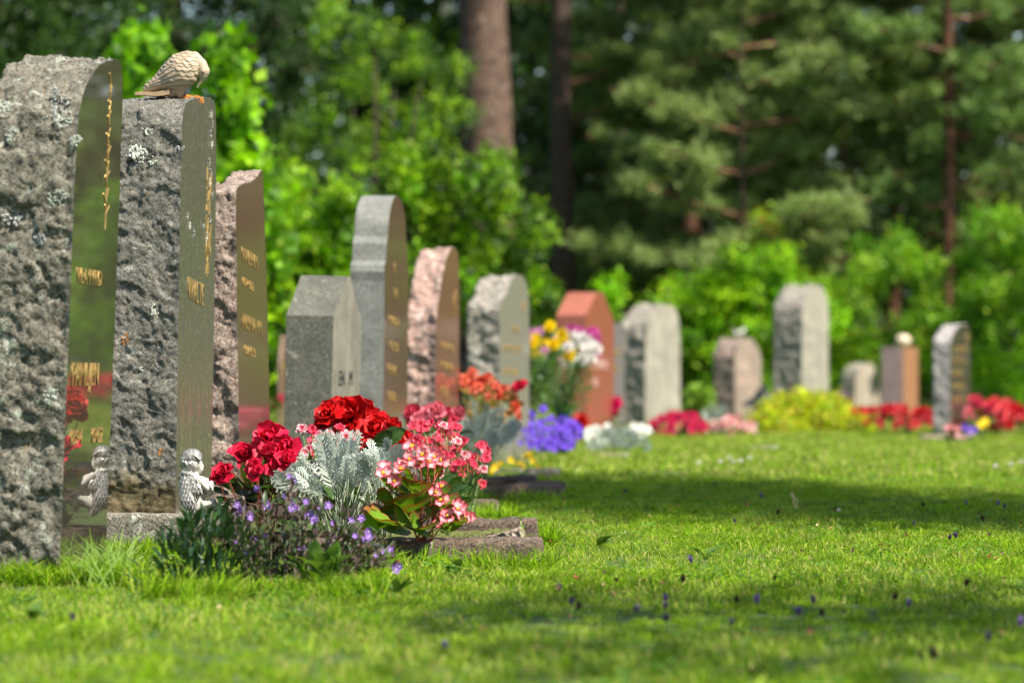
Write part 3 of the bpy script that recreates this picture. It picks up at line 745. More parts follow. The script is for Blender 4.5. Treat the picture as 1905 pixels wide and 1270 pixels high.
def miller_leaf(seed, L=.075):
    r = random.Random(seed); mb = MB()
    def z(y): return L * (.55 * (y / L) - .35 * (y / L) ** 2)
    c = np.array((.44, .49, .43)) * r.uniform(.9, 1.08)
    N = 8
    rach = [(0, L * i / N, z(L * i / N)) for i in range(N + 1)]
    strip(rach, [L * (.035 + .035 * math.sin(math.pi * i / N)) for i in range(N + 1)], c * 1.05, mb)
    for k in range(6):
        t = .22 + .125 * k; y0 = L * t
        ll = L * (.36 * math.sin(math.pi * (t * .85 + .08)) + .07) * r.uniform(.9, 1.1)
        for sd in (-1, 1):
            an = R(52 - 5 * k + r.uniform(-5, 5)); dz = r.uniform(.02, .20)
            pts = []
            for q in range(4):
                f = q / 3
                pts.append((sd * math.sin(an) * ll * f, y0 + math.cos(an) * ll * f * (1 + .15 * f), z(y0) + ll * f * (.25 + dz) + ll * .12 * math.sin(f * 3)))
            w0 = L * .066
            strip(pts, [w0 * .7, w0, w0 * 1.05, w0 * .9], c, mb)
            for (f, sgn) in ((.5, 1), (.62, -1), (.85, 1), (.9, -1)):
                q = Vector(pts[0]).lerp(Vector(pts[3]), f); d2 = an + sgn * R(48)
                e = q + Vector((sd * math.sin(d2) * ll * .36, math.cos(d2) * ll * .36, ll * .10))
                strip([q, q.lerp(e, .6), e], [w0 * .55, w0 * .62, w0 * .5], c * r.uniform(.95, 1.05), mb)
    q = Vector(rach[-1])
    for a in (-35, 0, 35):
        e = q + Vector((math.sin(R(a)) * L * .14, math.cos(R(a)) * L * .14, L * .02)); strip([q, q.lerp(e, .6), e], [L * .07, L * .08, L * .06], c, mb)
    return mb.mesh('silver_leaf', True, [M_silver])
def lance(L, W, col, mb=None, droop=.25, fold=.15, n=4):
    V = []; Cc = []
    for i in range(n + 1):
        t = i / n; w = W * math.sin(math.pi * min(1, .12 + .88 * t)) ** .8 if t < 1 else 0.0
        z = L * (droop * t * (1 - t) * 1.5); y = L * t
        V += [(-w / 2, y, z + fold * w), (0, y, z), (w / 2, y, z + fold * w)]; Cc += [col] * 3
    Fs = []
    for i in range(n): a = 3 * i; Fs += [(a, a + 1, a + 4, a + 3), (a + 1, a + 2, a + 5, a + 4)]
    return np.array(V), Fs, np.array(Cc, float)
def serrate_leaf(seed, L=.06, g=(.03, .065, .012)):
    r = random.Random(seed); mb = MB(); n = 12; V = []; Cc = []
    for i in range(n + 1):
        t = i / n; w = L * .36 * math.sin(math.pi * (t * .92 + .06)) ** .75 * (1 + (.12 if i % 2 else -.06))
        if i == n: w = 0.0005
        z = -L * .25 * t * t
        for a in (-1, -.5, 0, .5, 1):
            V.append((a * w, L * t - abs(a) * L * .06, z + .14 * L * abs(a) * (1 if abs(a) < .6 else .8) - (.006 * L if abs(a) == .5 else 0)))
            Cc.append(np.array(g) * (1.5 if a == 0 else 1))
    Fs = [(5 * i + j, 5 * i + j + 1, 5 * i + j + 6, 5 * i + j + 5) for i in range(n) for j in range(4)]
    mb.add(V, Fs, np.array(Cc)); return mb.mesh('serrate_leaf', True, [M_green])
def tube_proto(pts, rad, col, mb, n=5):
    pts = [Vector(p) for p in pts]; V = []; k = len(pts)
    for i, p in enumerate(pts):
        d = (pts[min(k - 1, i + 1)] - pts[max(0, i - 1)])
        if d.length < 1e-9: d = Vector((0, 0, 1))
        d.normalize(); a = d.orthogonal().normalized(); b = d.cross(a)
        rr_ = rad[i] if hasattr(rad, '__len__') else rad
        for j in range(n): t = 2 * math.pi * j / n; V.append(tuple(p + a * math.cos(t) * rr_ + b * math.sin(t) * rr_))
    Fs = [(i * n + j, i * n + (j + 1) % n, (i + 1) * n + (j + 1) % n, (i + 1) * n + j) for i in range(k - 1) for j in range(n)]
    Fs.append(tuple((k - 1) * n + j for j in range(n)))
    mb.add(V, Fs, col)

# ------------------------------------------------------------ plant assembly
def orient(normal, spin=0.0):
    q = Vector(normal).normalized().to_track_quat('Z', 'Y')
    return (q.to_matrix() @ Matrix.Rotation(spin, 3, 'Z')).to_euler()
def orient_leaf(direction, spin=0.0, up=(0, 0, 1)):
    """leaf whose +Y runs along direction and whose face looks up"""
    y = Vector(direction).normalized(); z = Vector(up); x = y.cross(z)
    if x.length < 1e-3: x = y.orthogonal()
    x.normalize(); z = x.cross(y).normalized()
    M = Matrix((x, y, z)).transposed() @ Matrix.Rotation(spin, 3, 'Y')
    return M.to_euler()

class Plant:
    def __init__(self, name, label, cat, px, s, group=None, z=0.0, seed=0):
        b = G(px, s); b.z = z
        self.s = s; self.b = b; self.root = empty(name, b, label, cat, group); self.r = random.Random(seed); self.stems = MB()
    def W(self, px, py, ds=0.0): return P(px, py, self.s + ds) - self.b
    def put(self, part, me, loc, rot, sc_=1.0): return link(part, me, None, self.root, loc, rot, sc_)
    def bloom(self, part, meshes, px, py, ds=0.0, nrm=None, sc_=1.0, stem=(.10, .16, .04), srad=.0012, foot=None):
        loc = self.W(px, py, ds); r = self.r
        if nrm is None: nrm = (r.uniform(-.6, .6), -1.0, r.uniform(.2, 1.0))
        self.put(part, r.choice(meshes), loc, orient(nrm, r.random() * 6.28), sc_ * r.uniform(.9, 1.12))
        if stem is not None:
            f = Vector(foot) if foot else Vector((loc.x * .35 + r.uniform(-.01, .01), loc.y * .35, 0))
            m = f.lerp(loc, .6) + Vector((r.uniform(-.006, .006), 0, .01))
            tube_proto([f, m, loc - Vector(nrm).normalized() * .004], srad, stem, self.stems, 4)
    def end(self):
        if self.stems.n: link('stems', self.stems.mesh('stems', True), M_stem, self.root)
        return self.root

r0 = random.Random(11)
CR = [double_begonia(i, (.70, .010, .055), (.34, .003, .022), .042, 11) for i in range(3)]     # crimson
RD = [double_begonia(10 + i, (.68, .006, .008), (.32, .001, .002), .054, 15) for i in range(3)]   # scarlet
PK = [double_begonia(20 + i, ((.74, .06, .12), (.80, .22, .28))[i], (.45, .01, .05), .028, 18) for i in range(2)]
ORr = [double_begonia(30 + i, ((.72, .10, .05), (.78, .24, .14))[i], (.5, .04, .02), .026, 14) for i in range(2)]
WX = [wax_begonia(i) for i in range(3)]
DP = [carnation(i, (.50, .015, .04), (.72, .04, .10), (.66, .10, .17)) for i in range(3)]    # pink red
DW = [carnation(10 + i, (.55, .01, .03), (.80, .12, .20), (.88, .72, .74)) for i in range(2)]    # white edged
LB = [five_petal(i, (.27, .13, .50), .0085, (.8, .75, .9), 5, .7) for i in range(2)]
BL = [five_petal(10 + i, (.12, .045, .55), .013, (.2, .1, .5), 5, .9) for i in range(2)]
YL = [five_petal(20 + i, (.85, .60, .01), .014, (.7, .4, .02), 6, .7) for i in range(2)]
RL = [round_leaf(i) for i in range(3)]
RLd = [round_leaf(5 + i, .032, (.16, .03, .015), (.03, .06, .012), (.05, .09, .02)) for i in range(2)]
ML = [miller_leaf(i) for i in range(4)]
SL = [serrate_leaf(i) for i in range(2)]
def lance_mesh(L, W, col, name='leaf'):
    mb = MB(); V, Fs, c = lance(L, W, col); mb.add(V, Fs, c); return mb.mesh(name, True, [M_green])
LL = [lance_mesh(.045, .007, (.05, .11, .02), 'narrow_leaf'), lance_mesh(.038, .006, (.07, .13, .02), 'narrow_leaf')]

def leafbush(pl, meshes, n, cx, cy, rx, ry, part='leaf', ds=25, sc_=1.0, up=.5, front=.5):
    """leaves spread over an ellipse of the plant's own volume"""
    r = pl.r
    for k in range(n):
        a = r.random() * 6.28; q = math.sqrt(r.random())
        px = cx + rx * q * math.cos(a); py = cy + ry * q * math.sin(a)
        loc = pl.W(px, py, r.uniform(-ds, ds * .3))
        d = Vector((math.cos(a) * q + r.uniform(-.4, .4), r.uniform(-.9, .5) - front * .4, up - math.sin(a) * q * .5 + r.uniform(-.2, .3)))
        pl.put(part, r.choice(meshes), loc, orient_leaf(d, r.uniform(-.6, .6)), sc_ * r.uniform(.75, 1.2))

# --- crimson begonia beside the angel
p = Plant('crimson_begonia', 'crimson double begonia with dark leaves right beside the little angel', 'flower', 478, 880, None, .02, 1)
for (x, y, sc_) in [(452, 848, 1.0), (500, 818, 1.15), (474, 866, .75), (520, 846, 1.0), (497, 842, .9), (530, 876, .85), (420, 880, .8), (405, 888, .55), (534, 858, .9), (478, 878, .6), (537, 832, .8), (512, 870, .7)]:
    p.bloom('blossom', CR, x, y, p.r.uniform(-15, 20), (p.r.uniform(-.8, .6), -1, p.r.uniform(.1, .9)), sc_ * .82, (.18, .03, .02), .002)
leafbush(p, SL, 26, 455, 925, 60, 34, 'leaf', 20, .8, .1)
leafbush(p, RLd, 14, 480, 905, 50, 22, 'leaf', 10, .8, .3)
p.end()
# --- dusty miller
def miller(label, cx, cy, rx, ry, s, n, z, seed, sc_=1.0, group='silver-leaved ragwort plants on the graves'):
    p = Plant('silver_ragwort', label, 'plant', cx, s, group, z, seed); r = p.r
    for k in range(n):
        a = R(r.uniform(-88, 88)); q = r.uniform(.12, .9)
        x = cx + rx * q * math.sin(a); y = cy + ry * (.55 - q * 1.0 * math.cos(a))
        loc = p.W(x, y, r.uniform(-25, 30))
        d = Vector((math.sin(a) * 1.2, r.uniform(-.9, .1), .55 + .8 * math.cos(a)))
        p.put('leaf', r.choice(ML), loc, orient_leaf(d, r.uniform(-1.1, 1.1), (0, -.7, .8)), sc_ * r.uniform(.7, 1.1))
        f = Vector((r.uniform(-.02, .02), 0, 0)); tube_proto([f, f.lerp(loc, .5), loc], .0012, (.20, .24, .16), p.stems, 4)
    p.end()
miller('large silver-white ragwort with lacy leaves between crimson begonia and pink wax begonia', 632, 890, 84, 72, 885, 60, .02, 2, .9)
miller('smaller lacy silver ragwort sprig right of the large one, below the scarlet begonia', 716, 880, 42, 60, 905, 24, .02, 3, .72)
miller('blurred silver ragwort beside the orange begonia', 890, 800, 66, 58, 560, 40, .02, 4, .95)
miller('whitish silver ragwort spread before the cream-faced headstone', 1140, 822, 70, 34, 370, 70, .0, 5, .8)
miller('small whitish ragwort between pink and white blossoms far back', 1330, 775, 26, 30, 290, 14, .0, 6, .9)
# --- scarlet begonia
p = Plant('scarlet_begonia', 'big scarlet double begonia in the middle of the bed, tallest red blossoms', 'flower', 665, 800, None, .02, 7)
for (x, y, sc_) in [(612, 772, .85), (655, 780, 1.25), (634, 762, .9), (676, 768, .8), (702, 800, .95), (730, 792, .5), (738, 826, .7), (752, 812, .4), (718, 832, .6), (668, 806, .8), (600, 792, .5)]:
    p.bloom('blossom', RD, x, y, p.r.uniform(-15, 15), (p.r.uniform(-.7, .7), -1, p.r.uniform(.2, 1.0)), sc_ * .86, (.18, .05, .02), .002)
for (x, y, a) in [(715, 822, 1.0), (702, 835, .5), (690, 850, .9)]:
    loc = p.W(x, y, 20); p.put('leaf', SL[0], loc, orient_leaf((.5 * a, -.25, .35), 0, (0, -1, .5)), 1.0)
leafbush(p, SL, 14, 680, 850, 60, 30, 'leaf', 15, .8, .3)
p.end()
# --- carnation group behind miller (white edged)
p = Plant('carnation', 'red and white fringed carnations between crimson and scarlet begonias', 'flower', 612, 850, None, .02, 8)
for k in range(26):
    x = p.r.uniform(555, 662); y = 812 + abs(x - 608) * .12 + p.r.uniform(-20, 28)
    p.bloom('blossom', DW if k % 3 else DP, x, y, p.r.uniform(-20, 20), None, .9)
leafbush(p, LL, 40, 610, 855, 50, 30, 'leaf', 20, .8, 1.0); p.end()
p = Plant('bedding_foliage', 'low dark green filler foliage between the begonias and carnations', 'plant', 690, 880, None, .02, 46)
leafbush(p, SL + LL, 150, 690, 930, 190, 34, 'leaf', 40, .7, .6); p.end()
p = Plant('carnation', 'pinkish red carnations with fine green leaves, right of the scarlet begonia', 'flower', 860, 760, None, .02, 9)
for k in range(100):
    a = p.r.random() * 6.28; q = math.sqrt(p.r.random())
    x = 830 + 80 * q * math.cos(a); y = 835 + 48 * q * math.sin(a) + (x - 830) * .22
    p.bloom('blossom', DP if k % 7 else DW, x, y, p.r.uniform(-30, 30), None, .92)
p.bloom('blossom', DP, 897, 900, 0, None, .9)
leafbush(p, LL, 150, 850, 890, 48, 42, 'leaf', 30, .9, .9); p.end()
# --- pink begonia cloud behind
p = Plant('pink_begonia', 'soft rosy-red double begonias in front of the arched headstone', 'flower', 800, 640, None, .02, 10)
for k in range(15):
    x = p.r.uniform(752, 858); y = 765 + abs(x - 815) * .25 + p.r.uniform(-14, 20)
    p.bloom('blossom', PK, x, y, p.r.uniform(-20, 20), None, 1.0)
leafbush(p, SL, 24, 800, 815, 60, 30, 'leaf', 15, .8, .3); p.end()
# --- wax begonia, nearest
p = Plant('wax_begonia', 'white and pink wax begonia with glossy red-rimmed leaves at the nearest kerb', 'flower', 790, 935, None, .03, 11)
for (x, y, n_) in [(714, 880, 3), (730, 898, 2), (776, 838, 4), (800, 850, 6), (788, 858, 5), (824, 850, 3), (768, 862, 3), (745, 875, 2), (795, 922, 2), (812, 912, 4), (824, 930, 4), (806, 935, 3), (852, 946, 3), (838, 954, 3), (822, 962, 2), (865, 960, 2)]:
    for k in range(max(1, round(n_ * .75))):
        p.bloom('blossom', WX, x + p.r.uniform(-10, 10), y + p.r.uniform(-8, 8), p.r.uniform(-10, 15), None, 1.1, (.30, .03, .03) if k % 2 else None, .0012, (p.r.uniform(-.02, .02), 0, .02))
for (x, y, dx, dz, sc_) in [(772, 915, -.2, .5, 1.1), (742, 905, -.7, .3, .75), (790, 880, .1, .8, .7), (758, 925, -.1, -.1, .9), (780, 940, .3, .3, .9), (815, 945, .6, .2, .85), (738, 955, -.9, .1, .9), (765, 965, -.5, .1, .85), (800, 975, .1, -.1, .9), (830, 970, .8, .0, .75), (745, 975, -.8, -.1, .85), (715, 965, -.9, .15, .8), (785, 980, -.3, -.1, .75), (720, 980, -.8, -.1, .75), (755, 880, -.2, .9, .6), (700, 975, -1, .1, .6), (735, 940, -.6, .4, .8), (795, 955, .5, .4, .8), (812, 925, .7, .5, .6), (770, 945, 0, .6, .9), (725, 970, -.7, .3, .8), (845, 975, .9, .1, .5)]:
    p.put('leaf', p.r.choice(RL), p.W(x, y, p.r.uniform(-12, 12)), orient_leaf((dx * 1.2, -.6, dz * .45), p.r.uniform(-.7, .7), (.15, -.5, .85)), sc_ * 1.25)
p.put('leaf', SL[1], p.W(815, 985, 14), orient_leaf((.9, -.4, -.2), 0), .4)
p.end()
# --- orange begonia
p = Plant('orange_begonia', 'orange-red begonia in full flower behind the silver ragwort', 'flower', 905, 500, None, .02, 12)
for k in range(46):
    t = p.r.random(); x = 850 + 118 * t; y = 688 + 45 * t * t + p.r.uniform(0, 42)
    p.bloom('blossom', ORr, x, y, p.r.uniform(-15, 15), None, .72)
p.bloom('blossom', CR, 968, 722, 0, None, .8)
BRL = [round_leaf(60 + i, .028, (.35, .10, .03), (.30, .16, .04), (.22, .18, .04)) for i in range(2)]
leafbush(p, BRL, 50, 905, 755, 50, 40, 'leaf', 20, 1.0, .2); p.end()
# --- yellow flowers
p = Plant('yellow_flowers', 'small bright yellow flowers at the pale kerb', 'flower', 955, 510, None, .02, 13)
for (x, y) in [(918, 868), (932, 862), (950, 856), (968, 864), (978, 850), (992, 858), (1000, 872), (944, 876), (912, 876), (984, 846), (925, 872), (972, 870)]:
    p.bloom('blossom', YL, x, y, p.r.uniform(-10, 10), None, 1.15)
leafbush(p, LL, 90, 955, 874, 48, 16, 'leaf', 20, .6, .7); p.end()
# --- violet blue
p = Plant('violet_flowers', 'dense violet-blue flowers at the foot of the vase', 'flower', 1025, 430, None, 0, 14)
for k in range(230):
    a = p.r.random() * 6.28; q = math.sqrt(p.r.random()); x = 1024 + 62 * q * math.cos(a); y = 806 + 32 * q * math.sin(a) + (8 if x < 985 else 0)
    p.bloom('blossom', BL, x, y, p.r.uniform(-25, 25), None, 1.0, None)
for (x, y) in [(990, 768), (1008, 764), (992, 770), (1012, 760), (986, 778)]: p.bloom('blossom', BL, x, y, 0, None, 1.4)
leafbush(p, LL, 120, 1025, 812, 55, 28, 'leaf', 20, .8, .7); p.end()

# --- vase bouquet
VS = 400
vb = empty('flower_vase', G(1047, VS), 'dark green cone vase holding the chrysanthemum bouquet', 'vase')
mb = MB(); n = 20
zz = [(0.0, .022), (.07, .026), (.17, .034), (.25, .042), (.253, .045), (.248, .04), (.12, .02)]
V = []
for (z_, r_) in zz:
    for j in range(n): a = 2 * math.pi * j / n; V.append((r_ * math.cos(a), r_ * math.sin(a), z_))
Fs = [(i * n + j, i * n + (j + 1) % n, (i + 1) * n + (j + 1) % n, (i + 1) * n + j) for i in range(len(zz) - 1) for j in range(n)]
mb.add(V, Fs + [tuple(range(n - 1, -1, -1))]); link('cone', mb.mesh('cone', True), M_glass, vb)
CY = [pompom(i, (.85, .66, .005), (.75, .45, .01), .021) for i in range(2)]
CW = [pompom(10 + i, (.90, .89, .86), (.7, .7, .4), .022) for i in range(2)]
CP = [pompom(20 + i, (.68, .30, .55), (.6, .4, .4), .016, 30) for i in range(2)]
CM = [pompom(30 + i, (.60, .08, .38), (.6, .4, .1), .016, 30) for i in range(2)]
p = Plant('chrysanthemum_bouquet', 'bouquet of yellow, white and mauve chrysanthemums standing in the vase', 'bouquet', 1047, VS, None, 0, 15)
foot = (0, 0, .2)
for ms, lst, sc_ in ((CY, [(1022, 612), (996, 630), (1014, 640), (1046, 622), (1030, 642), (1052, 636), (1062, 658), (1000, 662), (990, 640), (1024, 606), (1040, 634), (1060, 664)], 1.0),
                (CW, [(1062, 622), (1078, 632), (1090, 640), (1100, 645), (1082, 672), (1056, 676), (1096, 668), (1072, 622), (1088, 628), (1084, 668), (1108, 650), (1060, 645), (1092, 650)], 1.05),
                (CP, [(974, 624), (990, 620), (1006, 616), (982, 632), (978, 672), (1014, 652), (1000, 618), (1038, 666), (976, 634), (1034, 632), (970, 660)], 1.0),
                (CM, [(1080, 615), (1096, 618), (1108, 625), (1112, 658), (1070, 614), (1104, 616), (1112, 632), (1062, 612)], 1.0)):
    for (x, y) in lst: p.bloom('chrysanthemum', ms, x, y, p.r.uniform(-18, 18), None, sc_ * 1.6, (.07, .13, .03), .002, foot)
leafbush(p, [lance_mesh(.05, .018, (.06, .13, .03)), lance_mesh(.045, .014, (.14, .22, .07))], 320, 1042, 712, 54, 64, 'leaf', 18, 1.0, .6)
# stuff leaves are countable only per plant; keep them as parts
p.end()
# --- cerise flower by dark stone, pink clusters, far flowers
CE = [double_begonia(40 + i, (.85, .01, .18), (.6, .005, .1), .03, 14) for i in range(2)]
p = Plant('cerise_flower', 'single cerise flower standing left of the cream-faced headstone', 'flower', 1142, 330, None, 0, 16)
for (x, y) in [(1140, 752), (1148, 745), (1134, 765), (1150, 756), (1144, 768)]: p.bloom('blossom', CE, x, y, 0, None, 1.0)
leafbush(p, SL, 12, 1140, 782, 18, 14, 'leaf', 10, .8, .4); p.end()
p = Plant('red_flower', 'little red flower low beside the vase', 'flower', 1083, 380, None, 0, 17)
for (x, y) in [(1078, 786), (1086, 790), (1082, 780)]: p.bloom('blossom', RD, x, y, 0, None, .6)
leafbush(p, LL, 10, 1083, 795, 12, 10); p.end()
def farflowers(name, label, meshes, cx, cy, rx, ry, s, n, seed, sc_=1.0, leaf=SL, lsc=.8, nl=40, group=None):
    p = Plant(name, label, 'flower', cx, s, group, 0, seed)
    for k in range(n):
        a = p.r.random() * 6.28; q = math.sqrt(p.r.random())
        p.bloom('blossom', meshes, cx + rx * q * math.cos(a), cy + ry * q * math.sin(a), p.r.uniform(-10, 10), None, sc_)
    leafbush(p, leaf, nl, cx, cy + ry * .8, rx, ry * .7, 'leaf', -14, lsc, .4)
    p.end()
GF = 'flower clumps planted before the far headstones'
MG = [double_begonia(50 + i, (.80, .03, .16), (.5, .01, .06), .026, 12) for i in range(2)]
PW = [double_begonia(54 + i, ((.88, .70, .66), (.88, .42, .42))[i], (.7, .3, .3), .026, 12) for i in range(2)]
RS = [double_begonia(58 + i, ((.66, .015, .03), (.78, .10, .12))[i], (.4, .005, .01), .03, 12) for i in range(2)]
LI = [double_begonia(62 + i, (.45, .20, .50), (.25, .08, .3), .026, 10) for i in range(2)]
farflowers('magenta_begonia', 'magenta begonia clump at the foot of the cream-faced headstone', MG, 1262, 796, 54, 28, 300, 75, 21, .95, group=GF)
farflowers('pale_pink_begonia', 'pale pink and white begonia clump left of the lantern', PW, 1360, 800, 46, 28, 295, 60, 22, .95, group=GF)
farflowers('red_begonia', 'row of red begonias in front of the ball-topped headstone', RS, 1660, 776, 84, 20, 285, 70, 23, 1.05, group=GF)
farflowers('red_begonia', 'red begonias right of the rightmost headstone, cut by the frame', RS, 1862, 772, 56, 24, 300, 56, 24, 1.2, group=GF)
farflowers('salmon_begonia', 'rosy begonias close against the rightmost headstone', PK, 1822, 762, 24, 22, 305, 18, 25, 1.2, group=GF)
farflowers('pale_pink_begonia', 'pale pink blossoms low at the foot of the rightmost headstone', PW, 1782, 806, 20, 12, 330, 9, 26, 1.0, group=GF)
farflowers('violet_pansy', 'single violet pansy low beside the rightmost headstone', BL, 1802, 798, 12, 6, 330, 9, 27, 1.6, LL, .6, 12)
farflowers('yellow_marigold', 'single yellow blossom right of the violet pansy', YL, 1829, 788, 8, 8, 330, 9, 28, 1.7, LL, .6, 12)
farflowers('lilac_flowers', 'lilac blossoms left of the row of red begonias', LI, 1567, 742, 16, 12, 250, 12, 29, .9, group=GF)
farflowers('pink_flowers', 'distant pink flowers glimpsed left of the gabled grey stone', MG, 514, 745, 10, 12, 320, 8, 30, .8, group=GF)

# --- yellow-green shrub
def leafcloud(lobes, n, size, cols, seed, clump=0.1, per=14, aspect=.55, flat=.3, jitter=.25):
    """leaf quads on and in the lobes (x,y,z,rx,ry,rz); clumped so that gaps stay between the sprays"""
    r = np.random.default_rng(seed)
    L = np.array(lobes, float); vol = (L[:, 3] * L[:, 4] * L[:, 5]) ** .67; w = vol / vol.sum()
    nc = max(1, n // per)
    li = r.choice(len(L), nc, p=w)
    d = r.standard_normal((nc, 3)); d /= np.linalg.norm(d, axis=1)[:, None]
    rad = 1 - np.abs(r.standard_normal(nc)) * jitter
    rad = np.clip(rad, .05, 1.1)[:, None]
    cc = L[li, :3] + d * rad * L[li, 3:6]
    cc = np.repeat(cc, per, 0); dd = np.repeat(d, per, 0); N = len(cc)
    cc = cc + r.standard_normal((N, 3)) * clump
    cc[:, 2] = np.maximum(cc[:, 2], .02)
    nrm = dd * .7 + r.standard_normal((N, 3)) * .8; nrm[:, 2] += flat
    nrm /= np.linalg.norm(nrm, axis=1)[:, None]
    t = np.cross(nrm, r.standard_normal((N, 3))); t /= np.linalg.norm(t, axis=1)[:, None]
    b = np.cross(nrm, t)
    sz = size * r.uniform(.6, 1.3, N)[:, None]
    V = np.stack([cc - t * sz * .5, cc + b * sz * aspect * .5 - nrm * sz * .08 - t * sz * .05, cc + t * sz * .5, cc - b * sz * aspect * .5 - nrm * sz * .08 - t * sz * .05], 1).reshape(-1, 3)
    cols = np.array(cols, float); ci = r.integers(0, len(cols), nc)
    Cc = np.repeat(cols[ci] * r.uniform(.6, 1.35, nc)[:, None], per, 0) * r.uniform(.75, 1.25, N)[:, None]
    return V, np.repeat(Cc, 4, 0)
def px_lobe(px, py, s, rx, ry, rz=None, base=None):
    """lobe given by a photo position and pixel radii"""
    w = P(px, py, s)
    return (w.x, w.y, w.z, rx / s, rz if rz else rx / s, ry / s)
def foliage(name, label, cat, lobes, n, size, cols, seed, mat=M_leaf, group=None, stems=6, barkmat=M_barkdark, stemr=.02, loose=0, **kw):
    if loose:
        r_ = random.Random(seed + 900); sub = []
        for (x, y, z, a, b, c_) in lobes:
            for k in range(loose):
                t = r_.random() * 6.28; q = math.sqrt(r_.random())
                sub.append((x + math.cos(t) * q * a * .95, y + r_.uniform(-1, 1) * b, z + math.sin(t) * q * c_ * .95, a * r_.uniform(.15, .38), b * .4, c_ * r_.uniform(.14, .34)))
        lobes = sub
    c = np.mean([l[:3] for l in lobes], 0)
    root = empty(name, (c[0], c[1], 0), label, cat, group)
    L2 = [(l[0] - c[0], l[1] - c[1], *l[2:]) for l in lobes]
    V, Cc = leafcloud(L2, n, size, cols, seed, **kw)
    link('foliage', quads_mesh('foliage', V, 4, Cc, mat), None, root)
    mb = MB(); r = random.Random(seed)
    for k in range(stems):
        l = L2[k % len(L2)]
        f = Vector((r.uniform(-.1, .1), r.uniform(-.1, .1), -.02)); e = Vector((l[0] + r.uniform(-.4, .4) * l[3], l[1] + r.uniform(-.4, .4) * l[4], l[2] + r.uniform(0, .6) * l[5]))
        m_ = f.lerp(e, .5) + Vector((r.uniform(-.1, .1), r.uniform(-.1, .1), .05))
        tube_proto([f, m_, e], [stemr, stemr * .7, stemr * .3], (1, 1, 1), mb, 5)
    link('branches', mb.mesh('branches', True), barkmat, root)
    return root
foliage('golden_shrub', 'low rounded yellow-green shrub spreading before the tall pale headstone', 'shrub',
    [px_lobe(1500, 782, 285, 98, 50, .3), px_lobe(1440, 800, 290, 50, 30, .2), px_lobe(1575, 800, 290, 46, 28, .2), px_lobe(1520, 775, 285, 55, 30, .2)],
    15000, .038, [(.50, .58, .01), (.42, .52, .01), (.58, .60, .02), (.28, .40, .01), (.55, .42, .05)], 31, clump=.03, per=16, stems=8, stemr=.006)
foliage('broadleaf_plant', 'small light green leafy plant left of the brownish headstone', 'plant', [px_lobe(1300, 752, 240, 26, 24, .12)], 500, .10, [(.20, .30, .04), (.14, .24, .03)], 32, clump=.04, per=8, stems=3, stemr=.004)

# --- lantern
ln = empty('grave_lantern', G(1420, 265), 'black lantern with a flared roof half hidden by the yellow-green shrub', 'lantern')
def prism(levels, mb, n=4, rot=math.pi / 4):
    V = []
    for (z, r_) in levels:
        for j in range(n): a = rot + 2 * math.pi * j / n; V.append((r_ * math.cos(a), r_ * math.sin(a), z))
    k = len(levels)
    Fs = [(i * n + j, i * n + (j + 1) % n, (i + 1) * n + (j + 1) % n, (i + 1) * n + j) for i in range(k - 1) for j in range(n)]
    mb.add(V, Fs + [tuple(range(n - 1, -1, -1)), tuple((k - 1) * n + j for j in range(n))])
ztop = H(715, 265)
mb = MB(); prism([(ztop - .15, .155), (ztop - .14, .155), (ztop - .09, .075), (ztop - .06, .05), (ztop - .035, .045), (ztop - .03, .02), (ztop, .016)], mb, 8, 0); link('roof', mb.mesh('roof', False), M_iron, ln)
mb = MB(); prism([(0.0, .09), (.02, .09), (.025, .08)], mb); link('base', mb.mesh('base', False), M_iron, ln)
for sx in (-1, 1):
    for sy in (-1, 1):
        mb = MB(); prism([(.02, .008), (ztop - .145, .008)], mb); link('post', mb.mesh('post', False), M_iron, ln, (sx * .055, sy * .055, 0))
mb = MB(); prism([(.03, .075), (ztop - .15, .075)], mb)
gm, gnt = newmat('lantern_glass'); gp = node(gnt, 'ShaderNodeBsdfPrincipled', Roughness=.15); gp.inputs['Base Color'].default_value = (.25, .27, .25, 1); gp.inputs['Transmission Weight'].default_value = .6
go = gnt.nodes.new('ShaderNodeOutputMaterial'); gnt.links.new(gp.outputs[0], go.inputs[0]); link('pane', mb.mesh('pane', False), gm, ln)

# ------------------------------------------------------------ sculpted figures
def blob_mesh(name, caps, vox=.0016, smooth=3):
    """caps: (p0, p1, r0, r1[, squash_y]) merged by voxel remesh into one skin"""
    bm = bmesh.new()
    for c in caps:
        p0, p1, r0_, r1_ = Vector(c[0]), Vector(c[1]), c[2], c[3]
        n = max(1, int((p1 - p0).length / (min(r0_, r1_) * .45)) + 1)
        for i in range(n + 1):
            t = i / n
            M = Matrix.Translation(p0.lerp(p1, t)) @ Matrix.Diagonal((1, c[4] if len(c) > 4 else 1, c[5] if len(c) > 5 else 1, 1))
            bmesh.ops.create_icosphere(bm, subdivisions=2, radius=r0_ * (1 - t) + r1_ * t, matrix=M)
    me = bpy.data.meshes.new(name); bm.to_mesh(me); bm.free()
    o = bpy.data.objects.new('tmp', me); C.objects.link(o)
    md = o.modifiers.new('r', 'REMESH'); md.mode = 'VOXEL'; md.voxel_size = vox
    m2 = o.modifiers.new('s', 'SMOOTH'); m2.iterations = smooth; m2.factor = .6
    dg = bpy.context.evaluated_depsgraph_get()
    out = bpy.data.meshes.new_from_object(o.evaluated_get(dg)); out.name = name
    C.objects.unlink(o); bpy.data.objects.remove(o)
    out.polygons.foreach_set('use_smooth', [True] * len(out.polygons))
    return out
